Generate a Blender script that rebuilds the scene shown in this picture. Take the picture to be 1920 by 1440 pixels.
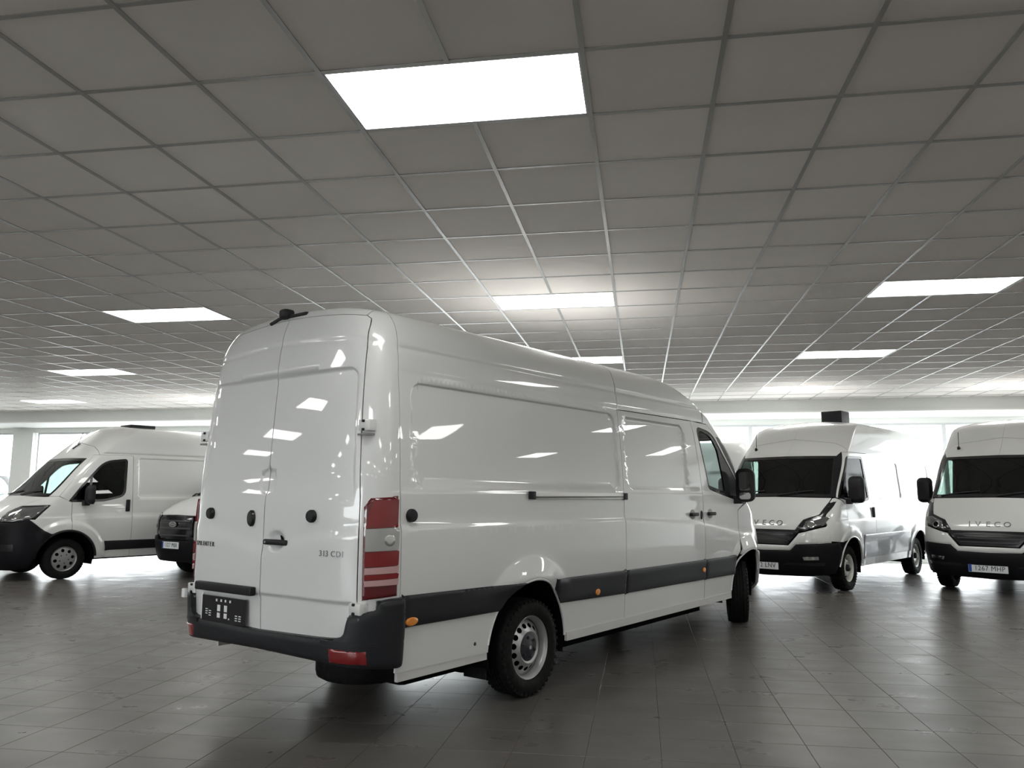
import bpy, math, random
import numpy as np
from mathutils import Vector, Matrix
from mathutils.geometry import delaunay_2d_cdt

for _o in list(bpy.data.objects): bpy.data.objects.remove(_o)
scene = bpy.context.scene
COL = scene.collection
rad = math.radians

# ------------------------------------------------------------------ camera, light, exposure
CAM_POS = (1.4171, -3.2134, 1.4828)
CAM_YAW, CAM_PITCH, CAM_ROLL, CAM_F = -0.1605, 0.1372, 0.0023, 1489.8
cam_data = bpy.data.cameras.new('camera')
cam = bpy.data.objects.new('camera', cam_data); COL.objects.link(cam)
cam_data.sensor_fit = 'HORIZONTAL'; cam_data.sensor_width = 36.0
cam_data.lens = CAM_F / 1920 * 36.0
cp, sp = math.cos(CAM_PITCH), math.sin(CAM_PITCH); cy, sy = math.cos(CAM_YAW), math.sin(CAM_YAW)
_r = Vector((cy, -sy, 0)); _f = Vector((sy*cp, cy*cp, sp)); _u = _r.cross(_f)
_r2 = math.cos(CAM_ROLL)*_r + math.sin(CAM_ROLL)*_u
_u2 = -math.sin(CAM_ROLL)*_r + math.cos(CAM_ROLL)*_u
cam.matrix_world = Matrix(((_r2.x, _u2.x, -_f.x, CAM_POS[0]), (_r2.y, _u2.y, -_f.y, CAM_POS[1]), (_r2.z, _u2.z, -_f.z, CAM_POS[2]), (0, 0, 0, 1)))
scene.camera = cam
scene.view_settings.view_transform = 'Standard'
scene.view_settings.look = 'None'
scene.view_settings.gamma = 1.0
scene.view_settings.use_curve_mapping = False
scene.view_settings.exposure = EXPO = 1.62
SKY = 3.5          # overcast daylight outside
LAMP = 4.2         # ceiling light panels
world = bpy.data.worlds.new('overcast_sky'); scene.world = world
world.use_nodes = True
world.node_tree.nodes['Background'].inputs[0].default_value = (0.95, 0.98, 1.0, 1)
world.node_tree.nodes['Background'].inputs[1].default_value = SKY

# ------------------------------------------------------------------ materials
MATS = {}
def mat(name, color, rough=0.5, metal=0.0, coat=0.0, spec=0.5, coat_rough=0.03):
    if name in MATS: return MATS[name]
    m = bpy.data.materials.new(name); m.use_nodes = True
    b = m.node_tree.nodes['Principled BSDF']
    b.inputs['Base Color'].default_value = (*color, 1)
    b.inputs['Roughness'].default_value = rough
    b.inputs['Metallic'].default_value = metal
    b.inputs['Specular IOR Level'].default_value = spec
    b.inputs['Coat Weight'].default_value = coat
    b.inputs['Coat Roughness'].default_value = coat_rough
    MATS[name] = m
    return m
def noise_rough(m, lo, hi, scale, bump=0.0, colvar=0.0):
    nt = m.node_tree; N = nt.nodes; L = nt.links; b = N['Principled BSDF']
    tc = N.new('ShaderNodeTexCoord'); n = N.new('ShaderNodeTexNoise')
    n.inputs['Scale'].default_value = scale; n.inputs['Detail'].default_value = 6
    L.new(tc.outputs['Object'], n.inputs['Vector'])
    mr = N.new('ShaderNodeMapRange'); mr.inputs[1].default_value = .3; mr.inputs[2].default_value = .7
    mr.inputs[3].default_value = lo; mr.inputs[4].default_value = hi
    L.new(n.outputs['Fac'], mr.inputs[0]); L.new(mr.outputs[0], b.inputs['Roughness'])
    if bump:
        bp = N.new('ShaderNodeBump'); bp.inputs['Strength'].default_value = bump; bp.inputs['Distance'].default_value = .01
        L.new(n.outputs['Fac'], bp.inputs['Height']); L.new(bp.outputs[0], b.inputs['Normal'])
    return m
def emis(name, color, s):
    m = bpy.data.materials.new(name); m.use_nodes = True; N = m.node_tree.nodes
    b = N['Principled BSDF']; b.inputs['Base Color'].default_value = (.8, .8, .8, 1)
    b.inputs['Emission Color'].default_value = (*color, 1); b.inputs['Emission Strength'].default_value = s
    MATS[name] = m; return m
def glassy(name, tint, mixf=0.06, rough=0.0):
    """thin tinted pane: transparent with fresnel gloss"""
    m = bpy.data.materials.new(name); m.use_nodes = True; nt = m.node_tree; N = nt.nodes; L = nt.links
    N.remove(N['Principled BSDF']); out = N['Material Output']
    t = N.new('ShaderNodeBsdfTransparent'); t.inputs[0].default_value = (*tint, 1)
    g = N.new('ShaderNodeBsdfGlossy'); g.inputs['Roughness'].default_value = rough
    ge = N.new('ShaderNodeNewGeometry'); dt = N.new('ShaderNodeVectorMath'); dt.operation = 'DOT_PRODUCT'
    L.new(ge.outputs['Incoming'], dt.inputs[0]); L.new(ge.outputs['Normal'], dt.inputs[1])
    def mth(op, a, b=None):
        n = N.new('ShaderNodeMath'); n.operation = op
        if hasattr(a, 'links'): L.new(a, n.inputs[0])
        else: n.inputs[0].default_value = a
        if b is not None: n.inputs[1].default_value = b
        return n.outputs[0]
    c_ = mth('ABSOLUTE', dt.outputs['Value']); o_ = mth('MULTIPLY', c_, -1.0); o_ = mth('ADD', o_, 1.0); o_ = mth('POWER', o_, 5.0)
    o_ = mth('MULTIPLY', o_, .5); fr_o = mth('ADD', o_, .05)
    mx = N.new('ShaderNodeMixShader')
    L.new(fr_o, mx.inputs[0]); L.new(t.outputs[0], mx.inputs[1]); L.new(g.outputs[0], mx.inputs[2])
    L.new(mx.outputs[0], out.inputs['Surface']); MATS[name] = m; return m
PAINT = mat('white_paint', (.66, .67, .665), .35, coat=1.0, coat_rough=.02)
PAINT2 = mat('white_paint_far', (.64, .645, .63), .35, coat=1.0, coat_rough=.03)
INNER = mat('dark_cavity', (.004, .004, .004), .9, spec=.1)
BLACK = mat('black_plastic', (.012, .012, .014), .5, spec=.3)
BLACKG = mat('gloss_black', (.012, .012, .014), .15)
MOLD = mat('dark_grey_molding', (.016, .017, .021), .42, spec=.3)
BUMP = mat('bumper_plastic', (.014, .015, .018), .45, spec=.3)
BUMPF = mat('far_bumper_plastic', (.005, .005, .007), .5, spec=.18)
RUBBER = noise_rough(mat('tyre_rubber', (.006, .006, .006), .75, spec=.2), .6, .9, 30, .1)
STEEL = mat('painted_steel_rim', (.42, .43, .43), .35, metal=.6)
RIMW = mat('pale_rim', (.62, .62, .58), .4, metal=.2)
CHROME = mat('chrome', (.7, .7, .7), .12, metal=1.0)
RAIL = mat('rail_steel', (.75, .75, .74), .3, metal=.3)
RED = mat('red_lens', (.18, .003, .007), .12, coat=1)
DRED = mat('dark_red_lens', (.10, .004, .008), .15, coat=1)
CLEAR = mat('clear_lens', (.36, .36, .35), .15, metal=.3, coat=1)
PINK = mat('pink_lens', (.45, .27, .27), .2, coat=1)
AMBER = mat('amber_lens', (.75, .25, .02), .2, coat=1)
PLATEW = mat('plate_white', (.72, .74, .76), .35)
PLATEB = mat('plate_blue', (.02, .08, .35), .35)
INK = mat('plate_ink', (.02, .02, .025), .5)
BADGE = mat('badge_metal', (.30, .31, .32), .25, metal=.9)
BADGED = mat('badge_dark', (.10, .10, .11), .3, metal=.6)
SEATM = mat('seat_fabric', (.025, .025, .028), .85)
VGLASS = glassy('van_glass', (.86, .97, .96))
VGLASSD = glassy('van_glass_dark', (.16, .20, .185))
HLGLASS = mat('headlight_glass', (.16, .165, .165), .08, metal=.5, coat=1)

# ------------------------------------------------------------------ object helpers
def link(o, parent=None):
    COL.objects.link(o)
    if parent is not None: o.parent = parent
    return o
def tag(o, label=None, cat=None, group=None, kind=None):
    if label: o['label'] = label
    if cat: o['category'] = cat
    if group: o['group'] = group
    if kind: o['kind'] = kind
    return o
def empty(name, loc=(0, 0, 0), rz=0.0):
    o = bpy.data.objects.new(name, None); o.empty_display_size = .2
    o.location = loc; o.rotation_euler = (0, 0, rz); COL.objects.link(o); return o
def mesh_obj(name, verts, faces, m, parent=None, smooth=False, mats=None, fmat=None):
    me = bpy.data.meshes.new(name); me.from_pydata([tuple(map(float, v)) for v in verts], [], [tuple(map(int, f)) for f in faces]); me.update()
    for mm in (mats or [m]): me.materials.append(mm)
    if fmat is not None: me.polygons.foreach_set('material_index', list(fmat))
    if smooth: me.polygons.foreach_set('use_smooth', [True]*len(me.polygons))
    return link(bpy.data.objects.new(name, me), parent)
class MB:
    def __init__(s): s.v = []; s.f = []
    def add(s, v, f):
        n = len(s.v); s.v += [tuple(p) for p in v]; s.f += [tuple(i+n for i in q) for q in f]; return s
    def box(s, x0, x1, y0, y1, z0, z1, ch=0.0):
        if ch <= 0:
            v = [(x, y, z) for x in (x0, x1) for y in (y0, y1) for z in (z0, z1)]
            return s.add(v, [(0, 1, 3, 2), (4, 6, 7, 5), (0, 4, 5, 1), (2, 3, 7, 6), (0, 2, 6, 4), (1, 5, 7, 3)])
        c = ch  # chamfered box: 24 verts
        v = []; idx = {}
        for i, (x, sx) in enumerate(((x0, 1), (x1, -1))):
            for j, (y, sy_) in enumerate(((y0, 1), (y1, -1))):
                for k, (z, sz) in enumerate(((z0, 1), (z1, -1))):
                    idx[i, j, k] = len(v)
                    v += [(x, y+sy_*c, z+sz*c), (x+sx*c, y, z+sz*c), (x+sx*c, y+sy_*c, z)]
        I = lambda i, j, k, a: idx[i, j, k]+a
        f = []
        for i in (0, 1):
            q = [I(i, 0, 0, 0), I(i, 0, 1, 0), I(i, 1, 1, 0), I(i, 1, 0, 0)]; f.append(q if i == 0 else q[::-1])
            q = [I(0, i, 0, 1), I(1, i, 0, 1), I(1, i, 1, 1), I(0, i, 1, 1)]; f.append(q if i == 0 else q[::-1])
            q = [I(0, 0, i, 2), I(0, 1, i, 2), I(1, 1, i, 2), I(1, 0, i, 2)]; f.append(q if i == 0 else q[::-1])
        for i in (0, 1):
            for j in (0, 1):
                q = [I(i, j, 0, 0), I(i, j, 0, 1), I(i, j, 1, 1), I(i, j, 1, 0)]; f.append(q if (i+j) % 2 else q[::-1])
                q = [I(i, 0, j, 0), I(i, 0, j, 2), I(i, 1, j, 2), I(i, 1, j, 0)]; f.append(q if (i+j) % 2 == 0 else q[::-1])
                q = [I(0, i, j, 1), I(0, i, j, 2), I(1, i, j, 2), I(1, i, j, 1)]; f.append(q if (i+j) % 2 else q[::-1])
                for k in (0, 1):
                    t = [I(i, j, k, 0), I(i, j, k, 1), I(i, j, k, 2)]; f.append(t if (i+j+k) % 2 == 0 else t[::-1])
        return s.add(v, f)
    def tube(s, p0, p1, r, n=10, r1=None):
        p0 = Vector(p0); p1 = Vector(p1); d = (p1-p0).normalized(); r1 = r if r1 is None else r1
        a = d.orthogonal().normalized(); b = d.cross(a); v = []
        for p, rr in ((p0, r), (p1, r1)):
            for k in range(n):
                t = 2*math.pi*k/n; v.append(p+a*rr*math.cos(t)+b*rr*math.sin(t))
        f = [(k, (k+1) % n, n+(k+1) % n, n+k) for k in range(n)]
        return s.add(v, f+[tuple(range(n))[::-1], tuple(range(n, 2*n))])
    def path(s, pts, r, n=8):
        for a, b in zip(pts, pts[1:]): s.tube(a, b, r, n)
        return s
    def prism(s, poly, M4, h):
        """poly 2D in local xy, extruded 0..h along local z, placed by 4x4"""
        n = len(poly); v = [M4 @ Vector((x, y, 0)) for x, y in poly]+[M4 @ Vector((x, y, h)) for x, y in poly]
        f = [(k, (k+1) % n, n+(k+1) % n, n+k) for k in range(n)]
        return s.add(v, f+[tuple(range(n))[::-1], tuple(range(n, 2*n))])
    def build(s, name, m, parent=None, smooth=False):
        return mesh_obj(name, s.v, s.f, m, parent, smooth)
def lathe_y(prof, n=48, close=False):
    """profile [(radius, y)] revolved about the Y axis"""
    v = []; f = []
    for r, y in prof:
        for k in range(n):
            t = 2*math.pi*k/n; v.append((r*math.cos(t), y, r*math.sin(t)))
    m = len(prof)
    for i in range(m-1 if not close else m):
        for k in range(n):
            a = i*n+k; b = i*n+(k+1) % n; c = ((i+1) % m)*n+(k+1) % n; d = ((i+1) % m)*n+k
            f.append((a, b, c, d))
    return v, f
def autosmooth(o, deg=35):
    me = o.data
    me.polygons.foreach_set('use_smooth', [True]*len(me.polygons))
    try: me.set_sharp_from_angle(angle=rad(deg))
    except Exception: pass
    return o
def text_obj(name, body, size, M4, m, parent, ext=.002, align='CENTER', sx=1.0):
    cu = bpy.data.curves.new(name, 'FONT'); cu.body = body; cu.size = size; cu.extrude = ext
    cu.align_x = align; cu.align_y = 'CENTER'; cu.space_character = 1.1; cu.resolution_u = 3
    t = bpy.data.objects.new('tmp', cu); COL.objects.link(t)
    dg = bpy.context.evaluated_depsgraph_get()
    me = bpy.data.meshes.new_from_object(t.evaluated_get(dg)); bpy.data.objects.remove(t)
    me.transform(M4 @ Matrix.Diagonal((sx, 1, 1, 1))); me.materials.clear(); me.materials.append(m); me.name = name
    return link(bpy.data.objects.new(name, me), parent)
def frame(origin, right, up):
    r = Vector(right).normalized(); n = r.cross(Vector(up)).normalized(); u = n.cross(r)
    return Matrix(((r.x, u.x, n.x, origin[0]), (r.y, u.y, n.y, origin[1]), (r.z, u.z, n.z, origin[2]), (0, 0, 0, 1)))

# ------------------------------------------------------------------ body surface
def pchip(tab):
    x = np.array([p[0] for p in tab], float); y = np.array([p[1] for p in tab], float)
    h = np.diff(x); d = np.diff(y)/h; m = np.zeros_like(x); m[0] = d[0]; m[-1] = d[-1]
    for i in range(1, len(x)-1):
        if d[i-1]*d[i] <= 0: m[i] = 0
        else:
            w1 = 2*h[i]+h[i-1]; w2 = h[i]+2*h[i-1]; m[i] = (w1+w2)/(w1/d[i-1]+w2/d[i])
    def f(q):
        q = np.asarray(q, float); qc = np.clip(q, x[0], x[-1])
        i = np.clip(np.searchsorted(x, qc)-1, 0, len(x)-2); t = (qc-x[i])/h[i]
        return ((1+2*t)*(1-t)**2*y[i]+t*(1-t)**2*h[i]*m[i]+t*t*(3-2*t)*y[i+1]+t*t*(t-1)*h[i]*m[i+1])
    return f
def sst(e0, e1, x):
    t = np.clip((x-e0)/(e1-e0), 0, 1); return t*t*(3-2*t)
def rrect(x, z, x0, x1, z0, z1, r):
    """signed distance of a rounded rectangle"""
    qx = np.abs(x-(x0+x1)/2)-((x1-x0)/2-r); qz = np.abs(z-(z0+z1)/2)-((z1-z0)/2-r)
    return np.hypot(np.maximum(qx, 0), np.maximum(qz, 0))+np.minimum(np.maximum(qx, qz), 0)-r
def corner_table(L, w, p):
    eta = np.concatenate([np.linspace(0, .8, 400), 1-np.linspace(.2, 0, 3000)[1:]**1.0])
    # refine towards eta=1
    s = np.linspace(0, 1, 1500); eta = np.unique(np.concatenate([eta, 1-.05*(1-s)**4]))
    xi = np.sqrt(np.maximum(1-eta**p, 0))
    ds = np.hypot(np.diff(xi)*L, np.diff(eta)*w); arc = np.concatenate([[0], np.cumsum(ds)])
    return arc, xi, eta
class Surf:
    def __init__(s, xr, xf, w, Lr, Lf, pr, pf, zs, Rw, Rh, crown, disp, Rr=.08, side_len=4.0, w0=1.0):
        s.xr = pchip(xr); s.xf = pchip(xf); s.w = pchip(w); s.Lr = Lr; s.Lf = pchip(Lf)
        s.zs, s.Rw, s.Rh, s.crown, s.disp, s.Rr = zs, Rw, Rh, crown, disp, Rr
        s.ra, s.rxi, s.reta = corner_table(Lr, w0, pr)
        s.fa, s.fxi, s.feta = corner_table(.6, w0, pf)
        s.A1 = s.ra[-1]; s.S = side_len; s.A2 = s.A1+s.S; s.A = s.A2+s.fa[-1]
        s.ttop = zs+Rh*math.pi/2; s.ztop = zs+Rh
    def t_of_z(s, z):
        return z if z <= s.zs else s.zs+s.Rh*math.asin(min(1, (z-s.zs)/s.Rh))
    def base(s, a, t):
        a = np.asarray(a, float); t = np.asarray(t, float)
        sg = np.where(a >= 0, 1.0, -1.0); aa = np.abs(a)
        fold = aa > s.A; aa = np.where(fold, 2*s.A-aa, aa); sg = np.where(fold, -sg, sg)
        ph = np.clip((t-s.zs)/s.Rh, 0, math.pi/2); z = np.where(t <= s.zs, t, s.zs+s.Rh*np.sin(ph)); q = 1-np.cos(ph)
        w = s.w(z)-s.Rw*q; xr = s.xr(z)+s.Rr*q; xf = s.xf(z)-s.Rr*q; Lf = s.Lf(z)
        x1 = xr+s.Lr; x2 = xf-Lf
        rxi = np.interp(aa, s.ra, s.rxi); reta = np.interp(aa, s.ra, s.reta)
        af = s.A-aa
        fxi = np.interp(af, s.fa, s.fxi); feta = np.interp(af, s.fa, s.feta)
        X = np.where(aa < s.A1, x1-s.Lr*rxi, np.where(aa <= s.A2, x1+(aa-s.A1)/s.S*(x2-x1), x2+Lf*fxi))
        e = np.where(aa < s.A1, reta, np.where(aa <= s.A2, 1.0, feta))
        Y = -sg*w*e
        z = z+s.crown*sst(s.zs-.25, s.ztop, z)*(1-e*e)
        return np.stack([X, Y, z], -1), aa
    def pos(s, a, t, off=0.0):
        B, aa = s.base(a, t)
        h = 4e-3
        T = s.base(a+h, t)[0]-s.base(a-h, t)[0]
        n = np.stack([T[..., 1], -T[..., 0], 0*T[..., 0]], -1); n /= np.maximum(np.linalg.norm(n, axis=-1, keepdims=True), 1e-9)
        d = s.disp(B[..., 0], B[..., 1], B[..., 2], aa, s)+off
        return B+n*d[..., None]
    def inv(s, p, side):
        k, u, Z = p; t = s.t_of_z(Z)
        ph = min(max((t-s.zs)/s.Rh, 0), math.pi/2); q = 1-math.cos(ph); z = min(Z, s.ztop)
        w = float(s.w(z))-s.Rw*q; xr = float(s.xr(z))+s.Rr*q; xf = float(s.xf(z))-s.Rr*q; Lf = float(s.Lf(z)); x1 = xr+s.Lr; x2 = xf-Lf
        if k == 's':
            if u < x1: xi = min((x1-u)/s.Lr, 1); a = float(np.interp(xi, s.rxi[::-1], s.ra[::-1]))
            elif u <= x2: a = s.A1+s.S*(u-x1)/(x2-x1)
            else: xi = min((u-x2)/Lf, 1); a = s.A-float(np.interp(xi, s.fxi[::-1], s.fa[::-1]))
            return (side*a, t)
        e = min(abs(u)/w, 1); sg = -1.0 if u > 0 else 1.0
        if k == 'r': return (side*sg*float(np.interp(e, s.reta, s.ra)), t)
        g = float(np.interp(e, s.feta, s.fa))
        return (side*(s.A-sg*g), t)
def densify(pts, step):
    out = []
    for i in range(len(pts)):
        p, q = pts[i], pts[(i+1) % len(pts)]
        if p[0] == q[0]:
            n = max(1, int(math.hypot(q[1]-p[1], q[2]-p[2])/step))
            for k in range(n): out.append((p[0], p[1]+(q[1]-p[1])*k/n, p[2]+(q[2]-p[2])*k/n))
        else: out.append(p)
    return out
def fillet(k, pts, r=.05, n=4, rr=None):
    """round the corners of a polygon given as 2D points, returns mode-tagged points"""
    out = []; N = len(pts)
    for i in range(N):
        p0, p, p1 = (np.array(pts[i-1][:2], float), np.array(pts[i][:2], float), np.array(pts[(i+1) % N][:2], float))
        ri = pts[i][2] if len(pts[i]) > 2 else r
        a = p0-p; b = p1-p; la = np.linalg.norm(a); lb = np.linalg.norm(b)
        d = min(ri, la*.45, lb*.45)
        if d < 1e-4: out.append((k, *p)); continue
        A_ = p+a/la*d; B_ = p+b/lb*d
        for j in range(n+1):
            t = j/n; q = (1-t)**2*A_+2*t*(1-t)*p+t*t*B_
            out.append((k, float(q[0]), float(q[1])))
    return out
def circ(k, x, z, r, n=28, rz=None):
    rz = rz or r
    return [(k, x+r*math.cos(2*math.pi*i/n), z+rz*math.sin(2*math.pi*i/n)) for i in range(n)]
def inside(px, py, poly):
    c = np.zeros(len(px), bool); n = len(poly)
    for i in range(n):
        x0, y0 = poly[i]; x1, y1 = poly[(i+1) % n]
        if y0 == y1: continue
        m = ((y0 > py) != (y1 > py)) & (px < (x1-x0)*(py-y0)/(y1-y0)+x0)
        c ^= m
    return c
def seg_dist(px, py, poly):
    P = np.array(poly); Q = np.roll(P, -1, 0); d = Q-P; L = (d**2).sum(1)+1e-12; out = np.full(len(px), 1e9)
    for (x, y), (dx, dy), l in zip(P, d, L):
        t = np.clip(((px-x)*dx+(py-y)*dy)/l, 0, 1)
        out = np.minimum(out, np.hypot(px-x-t*dx, py-y-t*dy))
    return out
def offset_poly(poly, g):
    """shrink (g>0) a closed polygon"""
    P = np.array(poly); area = .5*np.sum(P[:, 0]*np.roll(P[:, 1], -1)-np.roll(P[:, 0], -1)*P[:, 1])
    sgn = 1 if area > 0 else -1
    A_ = P-np.roll(P, 1, 0); B_ = np.roll(P, -1, 0)-P
    na = np.stack([-A_[:, 1], A_[:, 0]], 1)*sgn; nb = np.stack([-B_[:, 1], B_[:, 0]], 1)*sgn
    na /= np.linalg.norm(na, axis=1, keepdims=True)+1e-9; nb /= np.linalg.norm(nb, axis=1, keepdims=True)+1e-9
    n = na+nb; l = np.linalg.norm(n, axis=1, keepdims=True); n = n/np.maximum(l, .4)
    k = 1/np.maximum((n*na).sum(1, keepdims=True), .5)
    return [tuple(q) for q in P+n*g*np.minimum(k, 1.6)]
def dedupe(poly):
    out = []
    for p in poly:
        if not out or math.hypot(p[0]-out[-1][0], p[1]-out[-1][1]) > 1e-4: out.append(p)
    if math.hypot(out[0][0]-out[-1][0], out[0][1]-out[-1][1]) < 1e-4: out.pop()
    return out
def panel(S, name, outline, m, parent, off=0.0, gap=.004, depth=.014, step=.06, holes=(), side=1, puff=0.0, pr=.03, raw=False, fn=None, refine=None):
    """a sheet of the body surface cut to an outline, with turned-in edges"""
    if refine is None: refine = m in (PAINT, PAINT2)
    conv = (lambda o: dedupe([S.inv(p, side) for p in densify(o, step)])) if not raw else (lambda o: dedupe(list(o)))
    def sub(lp):
        o2 = []
        for i in range(len(lp)):
            p, q = lp[i], lp[(i+1) % len(lp)]; n = max(1, int(math.hypot(q[0]-p[0], q[1]-p[1])/(step*1.3)))
            o2 += [(p[0]+(q[0]-p[0])*k/n, p[1]+(q[1]-p[1])*k/n) for k in range(n)]
        return o2
    conv0 = conv; conv = lambda o: sub(conv0(o))
    outer = offset_poly(conv(outline), gap) if gap else conv(outline)
    hs = [offset_poly(conv(h), -gap) if gap else conv(h) for h in holes]
    P = np.array(outer); x0, y0 = P.min(0); x1, y1 = P.max(0)
    gx, gy = np.meshgrid(np.arange(x0+step*.37, x1, step), np.arange(y0+step*.37, y1, step)); gx = gx.ravel(); gy = gy.ravel()
    keep = inside(gx, gy, outer)
    for h in hs: keep &= ~inside(gx, gy, h)
    gx, gy = gx[keep], gy[keep]
    if len(gx):
        d = seg_dist(gx, gy, outer)
        for h in hs: d = np.minimum(d, seg_dist(gx, gy, h))
        k = d > step*.3; gx, gy = gx[k], gy[k]
    if refine and len(gx):
        fs_ = .0095
        fx, fy = np.meshgrid(np.arange(x0+fs_*.5, x1, fs_), np.arange(y0+fs_*.5, y1, fs_)); fx = fx.ravel(); fy = fy.ravel()
        def DD(a, t):
            B, aa = S.base(a, t); return S.disp(B[:, 0], B[:, 1], B[:, 2], aa, S)
        e = .004; gr = np.hypot(DD(fx+e, fy)-DD(fx-e, fy), DD(fx, fy+e)-DD(fx, fy-e))/(2*e)
        k = gr > .035; fx, fy = fx[k], fy[k]
        gc = np.hypot(DD(gx+e, gy)-DD(gx-e, gy), DD(gx, gy+e)-DD(gx, gy-e))/(2*e); gx = gx[gc <= .035]; gy = gy[gc <= .035]
        if len(fx):
            k = inside(fx, fy, outer)
            for h in hs: k &= ~inside(fx, fy, h)
            fx, fy = fx[k], fy[k]
            if len(fx):
                d = seg_dist(fx, fy, outer)
                for h in hs: d = np.minimum(d, seg_dist(fx, fy, h))
                k = d > .006; gx = np.concatenate([gx, fx[k]]); gy = np.concatenate([gy, fy[k]])
    co = []; ed = []
    for loop in [outer]+hs:
        n0 = len(co); co += [Vector((float(a), float(b))) for a, b in loop]; n = len(loop)
        ed += [(n0+i, n0+(i+1) % n) for i in range(n)]
        if puff > 0 and loop is outer:
            for fr in (.12, .35, .7):
                ring = offset_poly(loop, pr*fr); rr_ = np.array(ring)
                k = inside(rr_[:, 0], rr_[:, 1], outer) & (seg_dist(rr_[:, 0], rr_[:, 1], outer) > pr*fr*.6)
                co += [Vector((float(a), float(b))) for (a, b), kk in zip(ring, k) if kk]
    co += [Vector((float(a), float(b))) for a, b in zip(gx, gy)]
    vs, _, fs, *_r = delaunay_2d_cdt(co, ed, [], 0, 1e-6)
    V2 = np.array([tuple(v) for v in vs]); F = np.array([(f[0], f[i], f[i+1]) for f in fs for i in range(1, len(f)-1)])
    c = V2[F].mean(1); keep = inside(c[:, 0], c[:, 1], outer)
    for h in hs: keep &= ~inside(c[:, 0], c[:, 1], h)
    F = F[keep]
    ar = (V2[F[:, 1]]-V2[F[:, 0]]); br = (V2[F[:, 2]]-V2[F[:, 0]]); cr = ar[:, 0]*br[:, 1]-ar[:, 1]*br[:, 0]
    F = F[np.abs(cr) > 1e-9]; cr = cr[np.abs(cr) > 1e-9]
    F[cr < 0] = F[cr < 0][:, ::-1]
    used = np.unique(F); re = -np.ones(len(V2), int); re[used] = np.arange(len(used)); F = re[F]; V2 = V2[used]
    def full(a, t):
        o = np.full(len(a), off, float)
        if puff > 0:
            d = seg_dist(a, t, outer); k = np.clip(d/pr, 0, 1); o = o+puff*(np.sqrt(np.maximum(1-(1-k)**2, 0))-1)
        if fn is not None: o = o+fn(a, t)
        return S.pos(a, t, o)
    a, t = V2[:, 0], V2[:, 1]
    P0 = full(a, t); e = 1.5e-3
    t_ = np.minimum(t, S.ttop-2e-3)
    da = full(a+e, t_)-full(a-e, t_); dt = full(a, t_+e)-full(a, t_-e)
    N0 = np.cross(da, dt); N0 /= np.maximum(np.linalg.norm(N0, axis=1, keepdims=True), 1e-12)
    # boundary edges -> flange
    from collections import Counter
    cnt = {}
    for f in F:
        for i in range(3):
            u, v = int(f[i]), int(f[(i+1) % 3]); cnt[(u, v)] = 1
    bnd = [(u, v) for (u, v) in cnt if (v, u) not in cnt]
    verts = [tuple(p) for p in P0]; faces = [tuple(int(i) for i in f) for f in F]; norms = [tuple(n) for f in F for n in N0[f]]
    if depth > 0 and bnd:
        bi = sorted({u for e_ in bnd for u in e_}); inn = P0[bi]-N0[bi]*depth; n1 = len(verts); mp = {b: i for i, b in enumerate(bi)}
        verts += [tuple(P0[b]) for b in bi]; n2 = len(verts); verts += [tuple(p) for p in inn]
        for u, v in bnd:
            q = (n1+mp[v], n1+mp[u], n2+mp[u], n2+mp[v]); faces.append(q)
            pa, pb, pc = (Vector(verts[q[0]]), Vector(verts[q[1]]), Vector(verts[q[2]]))
            fnrm = (pb-pa).cross(pc-pa); fnrm = tuple(fnrm.normalized()) if fnrm.length > 1e-12 else (0, 0, 1)
            norms += [fnrm]*4
    o = mesh_obj(name, verts, faces, m, parent, smooth=True)
    o.data.normals_split_custom_set(norms)
    return o
def roof_lid(S, name, m, parent, n=160, k=10):
    a = np.linspace(-S.A, S.A, n, endpoint=False)
    P, _ = S.base(a, np.full(n, S.ttop)); w = np.abs(P[:, 1]).max(); xs = P[:, 0]
    idx = [i for i in range(n) if a[i] >= 0]; idx2 = sorted(idx, key=lambda i: xs[i])
    V = []; F = []
    col = [(P[i, 0], abs(P[i, 1])) for i in idx2]
    W = w
    zt = S.ztop
    for x, y in col:
        for j in range(2*k+1):
            u = (j-k)/k; yy = y*u
            wl = max(y, 1e-3)
            V.append((x, yy, zt+S.crown*(1-(yy/W)**2)-0.0))
    c = 2*k+1
    for i in range(len(col)-1):
        for j in range(2*k): F.append((i*c+j, (i+1)*c+j, (i+1)*c+j+1, i*c+j+1))
    # match seam height: ring z
    return mesh_obj(name, V, F, m, parent, smooth=True)
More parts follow.
